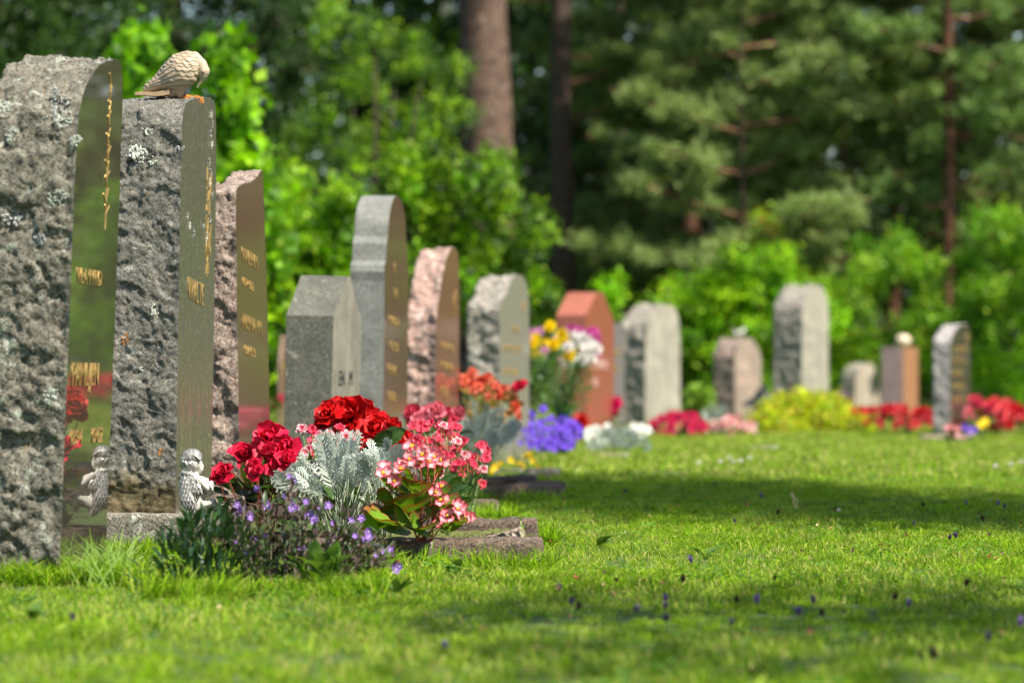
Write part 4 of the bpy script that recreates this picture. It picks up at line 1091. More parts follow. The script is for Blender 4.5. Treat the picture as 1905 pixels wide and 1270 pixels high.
def feather_proto(L, W, th=.0010, n=6):
    """rounded scale: raised rim at the tip, thin at the root, with edge thickness; +Y towards tip"""
    V = []; ring = []
    for j in range(n + 1):
        t = j / n; w = W * math.sin(math.pi * (.22 + .62 * t)) if t < .98 else W * .28
        for a in (-1, -.5, 0, .5, 1):
            V.append((a * w / 2, L * t - L * .16 * a * a * t, th * (0.3 + 1.2 * t) + .05 * W * (1 - a * a)))
    top = len(V)
    Fs = [(5 * i + j, 5 * i + j + 1, 5 * i + j + 6, 5 * i + j + 5) for i in range(n) for j in range(4)]
    rim = [5 * i for i in range(n + 1)] + [5 * n + j for j in range(1, 5)] + [5 * i + 4 for i in range(n - 1, -1, -1)]
    low = []
    for i in rim: low.append(len(V)); V.append((V[i][0] * .92, V[i][1] * .97, V[i][2] - th * 2.6))
    for k in range(len(rim) - 1): Fs.append((rim[k], low[k], low[k + 1], rim[k + 1]))
    return np.array(V), Fs, np.ones((len(V), 3))

# dove on stone 2 -- local x to the right, z up, origin under the body
u = 1 / 835.0
def D(px, py, y=0): return Vector(((px - 328) * u, y, (172 - py) * u))
dv = empty('dove_figure', P(328, 176, 835), 'beige ceramic dove with scalloped feathers resting on top of the dark headstone', 'figurine')
dv.rotation_euler = (0, 0, R(-6))
body = blob_mesh('body', [(D(338, 129), D(346, 122), 35 * u, 31 * u, .86), (D(330, 134), D(300, 148), 33 * u, 17 * u, .85), (D(300, 148), D(272, 161), 17 * u, 8 * u, 1.0),
    (D(350, 116), D(359, 124), 26 * u, 18 * u, .86), (D(334, 151), D(343, 145), 17 * u, 17 * u, .9)], .00085, 5)
def plumage(me):
    """scalloped covert feathers and long flight feathers carved into the skin; brown dirt sits in the grooves"""
    n = len(me.vertices); co = np.empty(n * 3); me.vertices.foreach_get('co', co); co = co.reshape(-1, 3)
    nr = np.empty(n * 3); me.vertices.foreach_get('normal', nr); nr = nr.reshape(-1, 3)
    px = co[:, 0] / u + 328; py = 172 - co[:, 2] / u; yy = np.abs(co[:, 1]) / u
    ox, oy = 352.0, 84.0
    # unrolled distance from the crown of the back, so scales keep their size round the body
    dx, dy = px - ox, (py - oy) + .5 * yy * (py < 120)
    h = np.zeros(n); done = np.zeros(n, bool); edge = np.zeros(n)
    for k in range(0, 12):
        rk = 6 + 8.6 * k; nk_ = max(5, int(2 * math.pi * rk / 12.5)); r_ = 8.8
        ph = np.arctan2(dy, dx); q = (ph / (2 * math.pi) * nk_) - (.5 if k % 2 else 0)
        for o_ in (0,):
            cph = (np.round(q) + (.5 if k % 2 else 0)) / nk_ * 2 * math.pi
            d = np.hypot(dx - rk * np.cos(cph), dy - rk * np.sin(cph)) / r_
            m_ = (d < 1) & ~done
            h[m_] = d[m_] ** 1.5; edge[m_] = np.clip((d[m_] - .80) / .2, 0, 1); done |= m_
    # flight feathers: long bands converging on the tail tip
    fl = (px < 322 + (py - 122) * 1.15) & (py > 150 - (px - 285) * 1.0) & (px > 262)
    ang = np.degrees(np.arctan2(py - 163, px - 258)); t = (ang + 60) / 7.0; fr = t - np.floor(t)
    h[fl] = fr[fl]; edge[fl] = np.clip((fr[fl] - .78) / .22, 0, 1)
    low = (py > 159) | (px > 374) | (px < 262)
    h[low] = .3; edge[low] = 0
    co = co + nr * ((h - .3) * .0015)[:, None]
    me.vertices.foreach_set('co', co.ravel())
    nz = np.array([noise.fractal(Vector((c[0] * 60, c[1] * 60, c[2] * 60)), 1, 2, 4) for c in co])
    stain = np.clip((nz + .1) * 1.3, 0, 1) * np.clip(1 - np.hypot(px - 345, py - 96) / 26, 0, 1)
    base = np.array((.34, .27, .19)) * (1 + .12 * nz[:, None])
    c = base * (1 - .85 * edge[:, None]) + np.array((.05, .03, .015)) * .85 * edge[:, None]
    c = c * (1 - .75 * stain[:, None]) + np.array((.20, .10, .05)) * .75 * stain[:, None]
    a_ = me.color_attributes.new('col', 'FLOAT_COLOR', 'POINT')
    a_.data.foreach_set('color', np.concatenate([np.clip(c, 0, 1), np.ones((n, 1))], 1).ravel()); me.update()
plumage(body)
link('body', body, leaf_mat('carved_plumage', .5, 0, 0, .3), dv)
nk = blob_mesh('head', [(D(362, 104), D(374, 117), 12 * u, 12 * u, .95), (D(374, 117), D(379, 129), 12.5 * u, 12 * u, .95), (D(379, 129), D(378, 136), 12.5 * u, 9.5 * u, .95), (D(378, 142), D(374, 149), 5.2 * u, 3.6 * u), (D(374, 149), D(367, 160), 3.4 * u, 1.4 * u)], .0011, 3)
link('head', nk, M_dove, dv)
for sd in (-1, 1):
    e = MB(); e.addm(ball(3.2 * u, (1, 1, 1), 10, 7), Matrix.Translation(D(381, 131, sd * 10.4 * u))); link('eye', e.mesh('eye', True), M_dovegap, dv)
tl = MB(); V = []
for i in range(9):
    t = i / 8; x = 318 - 66 * t; yy = 163 + 7 * t + 2.0 * math.sin(t * 5)
    w = (17 - 6 * t) * u
    for (sy, dz) in ((-1, 0), (1, 0), (1, -4.5 + 2 * t), (-1, -4.5 + 2 * t)): V.append(tuple(D(x, yy - dz * 2.2, sy * w)))
Fs = []
for i in range(8):
    a = 4 * i
    for j in range(4): Fs.append((a + j, a + (j + 1) % 4, a + 4 + (j + 1) % 4, a + 4 + j))
Fs += [(3, 2, 1, 0), (32, 33, 34, 35)]
tl.add(V, Fs); link('tail', tl.mesh('tail', False), plain_mat('dove_tail', (.40, .27, .15), .5, 0, .05, .25, 60), dv)
ft = blob_mesh('foot', [(D(334, 160), D(316, 171), 12 * u, 8 * u), (D(338, 160), D(334, 171), 9 * u, 8 * u)], .0015, 1); link('foot', ft, M_dovegap, dv)

# little angel, seated, back to the left -- local x right, z up
ua = 1 / 880.0
def A(px, py, y=0): return Vector(((px - 368) * ua, y * ua, (962 - py) * ua))
an = empty('angel_figurine', P(368, 962, 880), 'small white seated angel with silver hair and wings leaning against the dark headstone', 'figurine')
an.location.y = F / 880; ab = P(368, 962, 880)
an.location = (ab.x, ab.y, ab.z)
abody = blob_mesh('body', [
    (A(357, 858), A(361, 861), 17 * ua, 16 * ua),                    # head
    (A(370, 868), A(373, 872), 7 * ua, 6 * ua), (A(376, 864), A(377.5, 866.5), 2.4 * ua, 2.2 * ua), (A(371, 876), A(372, 877), 5 * ua, 4 * ua),      # face, nose, chin
    (A(361, 876), A(364, 888), 7 * ua, 8 * ua),                     # neck
    (A(366, 893, -9), A(366, 893, 9), 9 * ua, 9 * ua), (A(364, 898), A(366, 925), 15 * ua, 14 * ua), (A(366, 925), A(368, 945), 15 * ua, 17 * ua),  # torso
    (A(372, 892, -13), A(388, 908, -15), 7.5 * ua, 6.5 * ua), (A(388, 908, -15), A(394, 916, -10), 6.5 * ua, 5 * ua), (A(394, 916, -10), A(382, 920, -2), 5 * ua, 4.5 * ua),  # near arm
    (A(372, 892, 13), A(390, 898, 14), 7.5 * ua, 6.5 * ua), (A(390, 898, 14), A(392, 912, 6), 6.5 * ua, 5 * ua),   # far arm
    (A(380, 900), A(384, 906), 9 * ua, 8 * ua),
    (A(370, 944, -9), A(396, 934, -10), 10 * ua, 8.5 * ua), (A(396, 934, -10), A(410, 954, -10), 8 * ua, 6 * ua), (A(410, 956, -10), A(418, 958, -10), 5 * ua, 4 * ua),
    (A(370, 944, 9), A(398, 938, 10), 10 * ua, 8.5 * ua), (A(398, 938, 10), A(404, 956, 10), 8 * ua, 6 * ua), (A(404, 957, 10), A(414, 959, 10), 5 * ua, 4 * ua)], .0016, 4)
link('body', abody, M_white, an)
hb = [(A(354, 852), A(360, 851), 18.5 * ua, 17.5 * ua), (A(348, 862), A(350, 872), 14 * ua, 9 * ua)]
rh = random.Random(3)
for k in range(16):
    a0 = R(-70 + 140 * k / 15)   # strands run from the crown over the side
    y0 = 19 * math.sin(a0)
    top_ = A(352 + 2 * math.cos(a0), 836.5 + (1 - math.cos(a0)) * 16, y0 * .75)
    mid_ = A(364, 839 + (1 - math.cos(a0)) * 12, y0 * .85); end_ = A(374, 852 + rh.uniform(-2, 2) + (1 - math.cos(a0)) * 6, y0 * .85)
    hb.append((top_, mid_, 2.6 * ua, 2.4 * ua)); hb.append((mid_, end_, 2.4 * ua, 1.8 * ua))
    b2 = A(340, 850 + (1 - math.cos(a0)) * 6, y0 * .8); e2 = A(343, 872 + rh.uniform(-3, 4), y0 * .8)
    hb.append((top_, b2, 2.6 * ua, 2.6 * ua)); hb.append((b2, e2, 2.6 * ua, 1.9 * ua))
for k in range(9):
    hb.append((A(352 + rh.uniform(-8, 6), 862 + rh.uniform(-3, 3), -16 + rh.uniform(-1, 2)), A(350 + rh.uniform(-6, 8), 878 + rh.uniform(-3, 3), -14), 3.4 * ua, 2.4 * ua))
link('hair', blob_mesh('hair', hb, .0011, 1), M_silverpaint, an)
for sd in (-1, 1):
    wb = blob_mesh('wing_core', [(A(346, 884, sd * 13), A(351, 925, sd * 17), 12 * ua, 15 * ua, .4), (A(351, 925, sd * 17), A(366, 950, sd * 16), 14 * ua, 5 * ua, .4), (A(352, 878, sd * 13), A(364, 905, sd * 16), 8 * ua, 13 * ua, .4)], .0016, 2)
    wbv = BVHTree.FromPolygons([v.co for v in wb.vertices], [p_.vertices[:] for p_ in wb.polygons])
    wm = MB(); wm.add([v.co[:] for v in wb.vertices], [p_.vertices[:] for p_ in wb.polygons])
    fl = []
    for i in range(11):
        for j in range(9):
            x = 332 + j * 5.6 + (2.6 if i % 2 else 0) + i * .7; y = 874 + i * 7.6; fl.append((x, y))
    for side_ in (sd, -sd):
        for (x, y) in sorted(fl, key=lambda q: -q[1]):
            o_ = A(x, y, side_ * 200); h = wbv.ray_cast(o_, Vector((0, -side_, 0)))
            if h[0] is None: continue
            nn = h[1] if h[1].dot(Vector((0, side_, 0))) > 0 else -h[1]
            d = Vector((.25, 0, -1)); d = (d - nn * d.dot(nn)).normalized(); xx = d.cross(nn).normalized()
            M = Matrix.Translation(h[0] + nn * .0004) @ Matrix((xx, d, nn)).transposed().to_4x4() @ Matrix.Rotation(R(4), 4, 'X')
            wm.addm(feather_proto((10 + (y - 870) * .11) * ua, 6.6 * ua, .0004, 5), M)
    link('wing', wm.mesh('wing', True), M_silverpaint, an)

# ball and bird ornaments on far stones
p14 = P(1681, 634, 190); o = empty('stone_ball', p14, 'pale rounded ornament on top of the square reddish headstone', 'ornament')
mb = MB(); mb.addm(ball(.078, (1, 1, 1), 14, 10, .85), Matrix.Translation((0, .05, .0))); mb.addm(ball(.05, (1, 1, 1), 12, 8, .6), Matrix.Translation((.0, .05, -.05)))
link('ball', mb.mesh('ball', True), plain_mat('pale_stone', (.62, .50, .36), .7, 0, .2, .2), o); o.location.z -= 0.0
p11 = P(1378, 628, 220); o = empty('bird_ornament', p11, 'tiny whitish bird ornament on the brownish headstone', 'ornament')
bb2 = blob_mesh('body', [((-.03, .06, .03), (.02, .06, .05), .018, .022), ((.02, .06, .05), (.03, .06, .078), .015, .014), ((-.03, .06, .03), (-.06, .06, .075), .012, .006), ((0, .06, .0), (0, .06, .03), .01, .012), ((.03, .06, .078), (.05, .06, .075), .008, .003)], .004, 1)
link('body', bb2, M_white, o)

# ------------------------------------------------------------ foreground lobelia and weeds (blurred)
p = Plant('lobelia', 'straggly purple lobelia with tiny flowers in the foreground, left of the nearest kerb', 'plant', 560, 1020, None, 0, 41)
LS = [lance_mesh(.026, .0065, (.055, .09, .035), 'narrow_leaf'), lance_mesh(.022, .006, (.075, .05, .045), 'narrow_leaf')]
tips = []
for k in range(110):
    x = p.r.uniform(410, 740); y = 1080 - (190 * (1 - ((x - 540) / 240) ** 2)) * p.r.uniform(.3, 1.0)
    x0 = 520 + (x - 520) * .6; a = p.W(x0, 1090, p.r.uniform(-20, 10)); b = p.W(x, y, p.r.uniform(-50, 20)); a.z = 0
    m_ = a.lerp(b, .5) + Vector((p.r.uniform(-.02, .02), 0, .015))
    pts = [a, a.lerp(m_, .5), m_, m_.lerp(b, .5), b]; tube_proto(pts, .0011, (.12, .11, .06) if k % 3 else (.13, .07, .08), p.stems, 4)
    tips.append(b)
    for q in range(11):
        c = a.lerp(m_, p.r.random()) if q < 5 else m_.lerp(b, p.r.random())
        p.put('leaf', p.r.choice(LS), c, orient_leaf((p.r.uniform(-1, 1), p.r.uniform(-1, 1), p.r.uniform(.1, .9))), p.r.uniform(.7, 1.3))
    if k % 2 == 1:
        for q in range(1):
            p.put('blossom', p.r.choice(LB), b + Vector((p.r.uniform(-.008, .008), p.r.uniform(-.005, .005), p.r.uniform(-.02, .008))), orient((p.r.uniform(-.6, .6), -1, .3), p.r.random() * 6), p.r.uniform(.8, 1.2))
p.end()
p = Plant('dark_leafy_plant', 'dark green bushy plant in front of the dark headstone plinth', 'plant', 370, 1040, None, 0, 42)
DL = [lance_mesh(.042, .012, (.022, .055, .022), 'broad_leaf'), lance_mesh(.036, .009, (.03, .07, .025), 'broad_leaf')]
for k in range(330):
    x = p.r.gauss(385, 60); y = 1100 - (140 * max(.12, 1 - ((x - 385) / 150) ** 2)) * p.r.random() ** .8
    if x < 265: continue
    loc = p.W(x, y, p.r.uniform(-35, 25)); loc.z = max(loc.z, .002)
    p.put('leaf', p.r.choice(DL), loc, orient_leaf(((x - 370) / 90 + p.r.uniform(-.7, .7), p.r.uniform(-1, .3), p.r.uniform(.2, 1.3))), p.r.uniform(.6, 1.15))
p.end()
p = Plant('meadow_weed', 'broad-leaved weed growing at the foot of the lobelia', 'weed', 590, 1050, None, 0, 43)
WL = [lance_mesh(.055, .028, (.09, .17, .03), 'broad_leaf')]
for k in range(14): p.put('leaf', WL[0], p.W(590 + p.r.uniform(-30, 40), 1075 + p.r.uniform(-25, 10)), orient_leaf((p.r.uniform(-1, 1), p.r.uniform(-.8, .2), p.r.uniform(.4, 1.3))), p.r.uniform(.7, 1.1))
p.end()
for i, (x, y, n__, lab) in enumerate([(845, 1075, 7, 'bluish green weed leaves in the grass before the nearest kerb'), (70, 1165, 6, 'flat green weed leaves in the grass at the lower left'), (1310, 1040, 5, 'broad weed leaves in the sunlit strip of lawn'), (1120, 1020, 6, 'low weed rosette in the lawn right of the nearest kerb'), (740, 1110, 6, 'low weed rosette below the lobelia')]):
    p = Plant('meadow_weed', lab, 'weed', x, sg(y), None, 0, 143 + i)
    for k in range(n__): p.put('leaf', WL[0], Vector((p.r.uniform(-.01, .01), p.r.uniform(-.01, .01), .008)), orient_leaf((p.r.uniform(-1, 1), p.r.uniform(-1, 1), p.r.uniform(.2, .9))), p.r.uniform(.5, .8))
    p.end()
# sprout on the kerb
p = Plant('seedling', 'pale green seedling growing from the kerb top beside the wood piece', 'plant', 972, 922, None, .05, 44)
SE = [lance_mesh(.016, .009, (.30, .42, .10), 'leaf')]
for (x, y, dx, dz) in [(968, 968, -.3, 1), (972, 985, .4, 1), (976, 1000, 1, .4), (980, 1008, 1, -.1), (966, 1005, -.8, .3), (970, 962, .9, .3), (984, 1000, .8, .6)]:
    p.put('leaf', SE[0], p.W(x, y), orient_leaf((dx, -.4, dz)), 1.0)
tube_proto([p.W(970, 1010), p.W(971, 985), p.W(967, 960)], .0011, (.3, .4, .12), p.stems, 4); p.end()
# grass tussock at stone 1
p = Plant('grass_tussock', 'tussock of long grass blades between the two nearest headstones', 'grass', 200, 985, None, 0, 45)
for k in range(90):
    a = p.W(200 + p.r.gauss(0, 26), 1075, p.r.uniform(-20, 60)); a.z = 0; d = Vector((p.r.uniform(-1, 1), p.r.uniform(-.3, .3), p.r.uniform(.4, 1.2))).normalized() * p.r.uniform(.04, .10)
    strip([a, a + d * .6 + Vector((0, 0, .01)), a + d], [.003, .0028, .0006], (.16, .26, .04), p.stems, (0, -1, .2))
p.end()

# ------------------------------------------------------------ lawn grass
def tuft(seed, nb, rad, h, w, cols):
    r = random.Random(seed); mb = MB()
    for k in range(nb):
        a = r.random() * 6.28; q = rad * math.sqrt(r.random()); b = Vector((math.cos(a) * q, math.sin(a) * q, -.002))
        d = Vector((r.gauss(0, .45), r.gauss(0, .45), 1)).normalized(); hh = h * r.uniform(.45, 1.15)
        up = Vector((r.uniform(-1, 1), r.uniform(-1, 1), .1)); bend = Vector((r.gauss(0, .3), r.gauss(0, .3), 0)) * hh
        sd = d.cross(up).normalized() * w * r.uniform(.7, 1.2) / 2
        m_ = b + d * hh * .6 + bend * .3; t = b + d * hh + bend - Vector((0, 0, bend.length * .35))
        c = np.array(r.choice(cols)) * r.uniform(.8, 1.2)
        V = [tuple(b - sd), tuple(b + sd), tuple(m_ + sd * .8), tuple(m_ - sd * .8), tuple(t)]
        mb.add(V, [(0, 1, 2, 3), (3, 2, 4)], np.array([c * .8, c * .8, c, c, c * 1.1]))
    return mb.mesh('tuft', False, [M_grass])
def clover(seed):
    r = random.Random(seed); mb = MB()
    for k in range(5):
        b = Vector((r.uniform(-.02, .02), r.uniform(-.02, .02), 0)); t = b + Vector((r.uniform(-.006, .006), r.uniform(-.006, .006), r.uniform(.018, .03)))
        strip([b, t], [.0008, .0008], (.12, .2, .05), mb)
        for q in range(3):
            pt = petal(.007, .008, .1, .05, 0, (.13, .24, .06), (.09, .19, .03), 2, 3); mb.addm(pt, Matrix.Translation(t) @ Mrot(q * 2.09 + seed, R(r.uniform(-5, 25))))
    return mb.mesh('clover', True, [M_grass])
gc = [(.18, .31, .006), (.14, .265, .006), (.24, .37, .010), (.095, .19, .005), (.30, .37, .05)]
gcy = gc + [(.44, .42, .15), (.40, .36, .12)]
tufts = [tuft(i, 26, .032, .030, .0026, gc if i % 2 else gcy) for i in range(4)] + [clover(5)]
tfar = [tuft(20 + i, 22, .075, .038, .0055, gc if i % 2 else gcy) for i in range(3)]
def scatter(name, label, protos, pts, rots, scl, idx, cat_label=None):
    me = bpy.data.meshes.new(name); me.vertices.add(len(pts)); me.vertices.foreach_set('co', np.asarray(pts, np.float32).ravel())
    a = me.attributes.new('rot', 'FLOAT_VECTOR', 'POINT'); a.data.foreach_set('vector', np.asarray(rots, np.float32).ravel())
    a = me.attributes.new('scl', 'FLOAT', 'POINT'); a.data.foreach_set('value', np.asarray(scl, np.float32))
    a = me.attributes.new('idx', 'INT', 'POINT'); a.data.foreach_set('value', np.asarray(idx, np.int32))
    o = bpy.data.objects.new(name, me); C.objects.link(o); o['kind'] = 'stuff'; o['label'] = label
    ng = bpy.data.node_groups.new(name, 'GeometryNodeTree')
    ng.interface.new_socket('Geometry', in_out='INPUT', socket_type='NodeSocketGeometry'); ng.interface.new_socket('Geometry', in_out='OUTPUT', socket_type='NodeSocketGeometry')
    gi = ng.nodes.new('NodeGroupInput'); go_ = ng.nodes.new('NodeGroupOutput')
    ip = ng.nodes.new('GeometryNodeInstanceOnPoints'); ip.inputs['Pick Instance'].default_value = True
    g2i = ng.nodes.new('GeometryNodeGeometryToInstance')
    for me_ in protos[::-1]:
        po = bpy.data.objects.new(me_.name, me_)
        oi = ng.nodes.new('GeometryNodeObjectInfo'); oi.inputs['Object'].default_value = po; oi.inputs['As Instance'].default_value = True
        ng.links.new(oi.outputs['Geometry'], g2i.inputs[0])
    ng.links.new(g2i.outputs[0], ip.inputs['Instance'])
    def att(nm, dt):
        n_ = ng.nodes.new('GeometryNodeInputNamedAttribute'); n_.data_type = dt; n_.inputs['Name'].default_value = nm
        return next(s_ for s_ in n_.outputs if s_.enabled)
    ng.links.new(att('rot', 'FLOAT_VECTOR'), ip.inputs['Rotation']); ng.links.new(att('scl', 'FLOAT'), ip.inputs['Scale']); ng.links.new(att('idx', 'INT'), ip.inputs['Instance Index'])
    ng.links.new(gi.outputs[0], ip.inputs['Points']); ng.links.new(ip.outputs[0], go_.inputs[0])
    md = o.modifiers.new('scatter', 'NODES'); md.node_group = ng
    return o
def field(n, y0, y1, k=.175, pad=.35):
    y = np.sqrt(rng.random(n) * (y1 ** 2 - y0 ** 2) + y0 ** 2); x = (rng.random(n) * 2 - 1) * (k * y + pad)
    return np.stack([x, y, np.zeros(n)], 1)
def keep(p):
    """no grass inside the kerbed beds"""
    x, y = p[:, 0], p[:, 1]; m_ = np.ones(len(p), bool)
    for (pa, pb_, ya, yb) in [(335, 1005, 1050, 985), (500, 900, 990, 915), (700, 1010, 915, 880), (190, 352, 1024, 950)]:
        d0, d1 = F / sg(ya), F / sg(yb); s_ = F / y; px = 952.5 + x * s_
        m_ &= ~((y > d0 + .01) & (y < d1) & (px > pa) & (px < pb_))
    return p[m_]
pts = keep(field(30000, 3.6, 12.5)); n_ = len(pts)
hgt = np.array([.9 + .5 * noise.noise(Vector((a[0] * 2.2, a[1] * 1.2, 0))) for a in pts])
pn = np.array([noise.fractal(Vector((a[0] * 3.5, a[1] * 1.6, 4)), 1, 2, 3) for a in pts]) + rng.normal(0, .25, n_)
idx = np.where(pn > .12, rng.choice([1, 3], n_), rng.choice([0, 2, 4], n_, p=[.42, .42, .16]))
scatter('grass', 'mown lawn grass near the camera', tufts, pts, np.stack([rng.normal(0, .1, n_), rng.normal(0, .1, n_), rng.random(n_) * 6.28], 1), hgt * rng.uniform(.5, 1.0, n_), idx)
pts = keep(field(52000, 12.3, 45)); n_ = len(pts)
scatter('distant_grass', 'lawn grass further back', tfar, pts, np.stack([rng.normal(0, .1, n_), rng.normal(0, .1, n_), rng.random(n_) * 6.28], 1), rng.uniform(.6, 1.1, n_), rng.choice(3, n_))
# taller grass along kerbs and stones
WF = [five_petal(70 + i, (.86, .86, .80), .016, (.8, .8, .5), 6, .9) for i in range(2)]
farflowers('white_flowers', 'white blossoms among the silvery leaves before the cream-faced headstone', WF, 1110, 800, 34, 12, 365, 34, 71, 1.0, LL, .7, 20)
farflowers('white_flowers', 'white blossoms between the silvery leaves and the magenta begonias', WF, 1190, 800, 24, 12, 350, 26, 72, 1.0, LL, .7, 16)
tall = [tuft(40 + i, 16, .012, .062, .003, gc) for i in range(3)]
tp = []
for (pa, pb_, yb, num) in [(700, 1030, 1058, 60), (200, 420, 1040, 90), (0, 260, 1085, 160), (260, 720, 1112, 90), (880, 960, 966, 90), (840, 1060, 934, 90), (1000, 1040, 1010, 30), (890, 1050, 890, 60)]:
    for k in range(num):
        q = G(random.uniform(pa, pb_), sg(yb + random.uniform(-3, 6))); tp.append((q.x, q.y, 0))
tp = np.array(tp); n_ = len(tp)
scatter('tall_grass', 'longer unmown grass along kerbs and headstone feet', tall, tp, np.stack([rng.normal(0, .15, n_), rng.normal(0, .15, n_), rng.random(n_) * 6.28], 1), rng.uniform(.5, 1.1, n_), rng.choice(3, n_))

# lawn flowers, petals, straw
def selfheal(seed, col):
    r = random.Random(seed); mb = MB()
    strip([(0, 0, 0), (0, 0, .022)], [.0012, .0012], (.1, .12, .05), mb)
    for k in range(14):
        pt = petal(.006, .005, .3, .2, 0, np.array(col) * .5, np.array(col) * r.uniform(.6, 1.4), 2, 2); mb.addm(pt, Matrix.Translation((0, 0, .018 + .008 * k / 14)) @ Mrot(k * 2.4, R(r.uniform(10, 60))))
    return mb.mesh('selfheal', False, [M_petal])
SH = [selfheal(1, (.10, .04, .20)), selfheal(2, (.05, .012, .03)), selfheal(3, (.20, .11, .36))]
fp = []
px_list = [(1060, 1155), (1080, 1162), (1235, 1145), (1230, 1160), (1365, 1145), (1410, 1152), (1355, 1190), (1435, 1100), (1175, 1165), (1240, 1185), (1665, 1142), (1690, 1155), (1510, 1155), (1530, 1170), (1490, 1170), (1780, 1020), (1790, 1115), (1860, 955), (1870, 960), (1835, 985), (1800, 950), (1770, 1020), (1550, 965), (1420, 940), (1330, 915), (1645, 915), (1885, 1195), (1825, 1225), (1750, 1260), (830, 1230), (1370, 985), (1440, 975), (1290, 1070), (1160, 930), (1720, 960), (1700, 990), (1905, 990), (1270, 1110), (1050, 1120), (135, 1180)]
SHG = 'purple selfheal flowers in the lawn'
for i, (x, y) in enumerate(px_list):
    g_ = G(x, sg(y)); o = link('selfheal_flower', SH[i % 3], None, None, (g_.x, g_.y, 0), (random.uniform(-.3, .3), random.uniform(-.3, .3), random.random() * 6), random.uniform(.9, 1.4))
    tag(o, 'small dark purple selfheal flower standing in the mown grass of the open lawn', 'flower', SHG)
cl = MB()
for k in range(22): cl.addm(petal(.011, .006, .2, .3, 0, (.6, .6, .5), (.78, .78, .7), 2, 2), Matrix.Translation((0, 0, .03)) @ Mrot(k * 2.4, R(k * 4)))
strip([(0, 0, 0), (0, 0, .03)], [.0012, .0012], (.1, .16, .05), cl)
clm = cl.mesh('clover_head', False, [M_petal])
for i, (x, y) in enumerate([(1356, 872), (1340, 880), (1378, 878), (1300, 882), (1395, 872), (1364, 880), (1560, 968), (1852, 890), (1880, 885), (1900, 880)]):
    g_ = G(x, sg(y)); o = link('white_clover', clm, None, None, (g_.x, g_.y, 0), (0, 0, i), 1.3 if y < 900 else .8)
    tag(o, 'round white clover head in the sunlit part of the lawn', 'flower', 'white clover heads in the lawn')
fm = MB(); r = random.Random(9)
for k in range(420):
    d = math.sqrt(r.uniform(4.3 ** 2, 16 ** 2)); x = r.uniform(-.05, .16) * d if r.random() < .75 else r.uniform(-.15, .16) * d
    c = r.choice([(.30, .06, .05), (.40, .22, .10), (.10, .03, .04), (.45, .36, .2), (.28, .2, .1)])
    fm.addm(petal(r.uniform(.006, .013), r.uniform(.005, .009), .3, .3, .1, c, c, 2, 3), Matrix.Translation((x, d, r.uniform(.016, .03))) @ Mrot(r.random() * 6, r.uniform(-.5, .8)))
o = link('fallen_petals', fm.mesh('fallen_petals', True), M_petal); tag(o, 'scattered withered petals and bits of leaf on the lawn', None, None, 'stuff')
def straw_mesh(pts):
    mb = MB(); strip(pts, [.004, .005, .003], (.42, .34, .16), mb, (0, -1, .3)); return mb
g_ = G(1478, sg(960)); mb = MB()
strip([(0, 0, .004), (-.004, 0, .03), (-.012, 0, .045)], [.003, .004, .002], (.5, .4, .2), mb, (0, -1, .2)); strip([(.004, 0, .0), (.008, 0, .02), (-.008, 0, .046)], [.003, .004, .003], (.5, .42, .2), mb, (0, -1, .2))
o = link('dry_leaf', mb.mesh('dry_leaf', False), M_petal, None, (g_.x, g_.y, .02), None, 1.0); tag(o, 'curled straw-coloured dry leaf standing in the shaded grass', 'leaf')

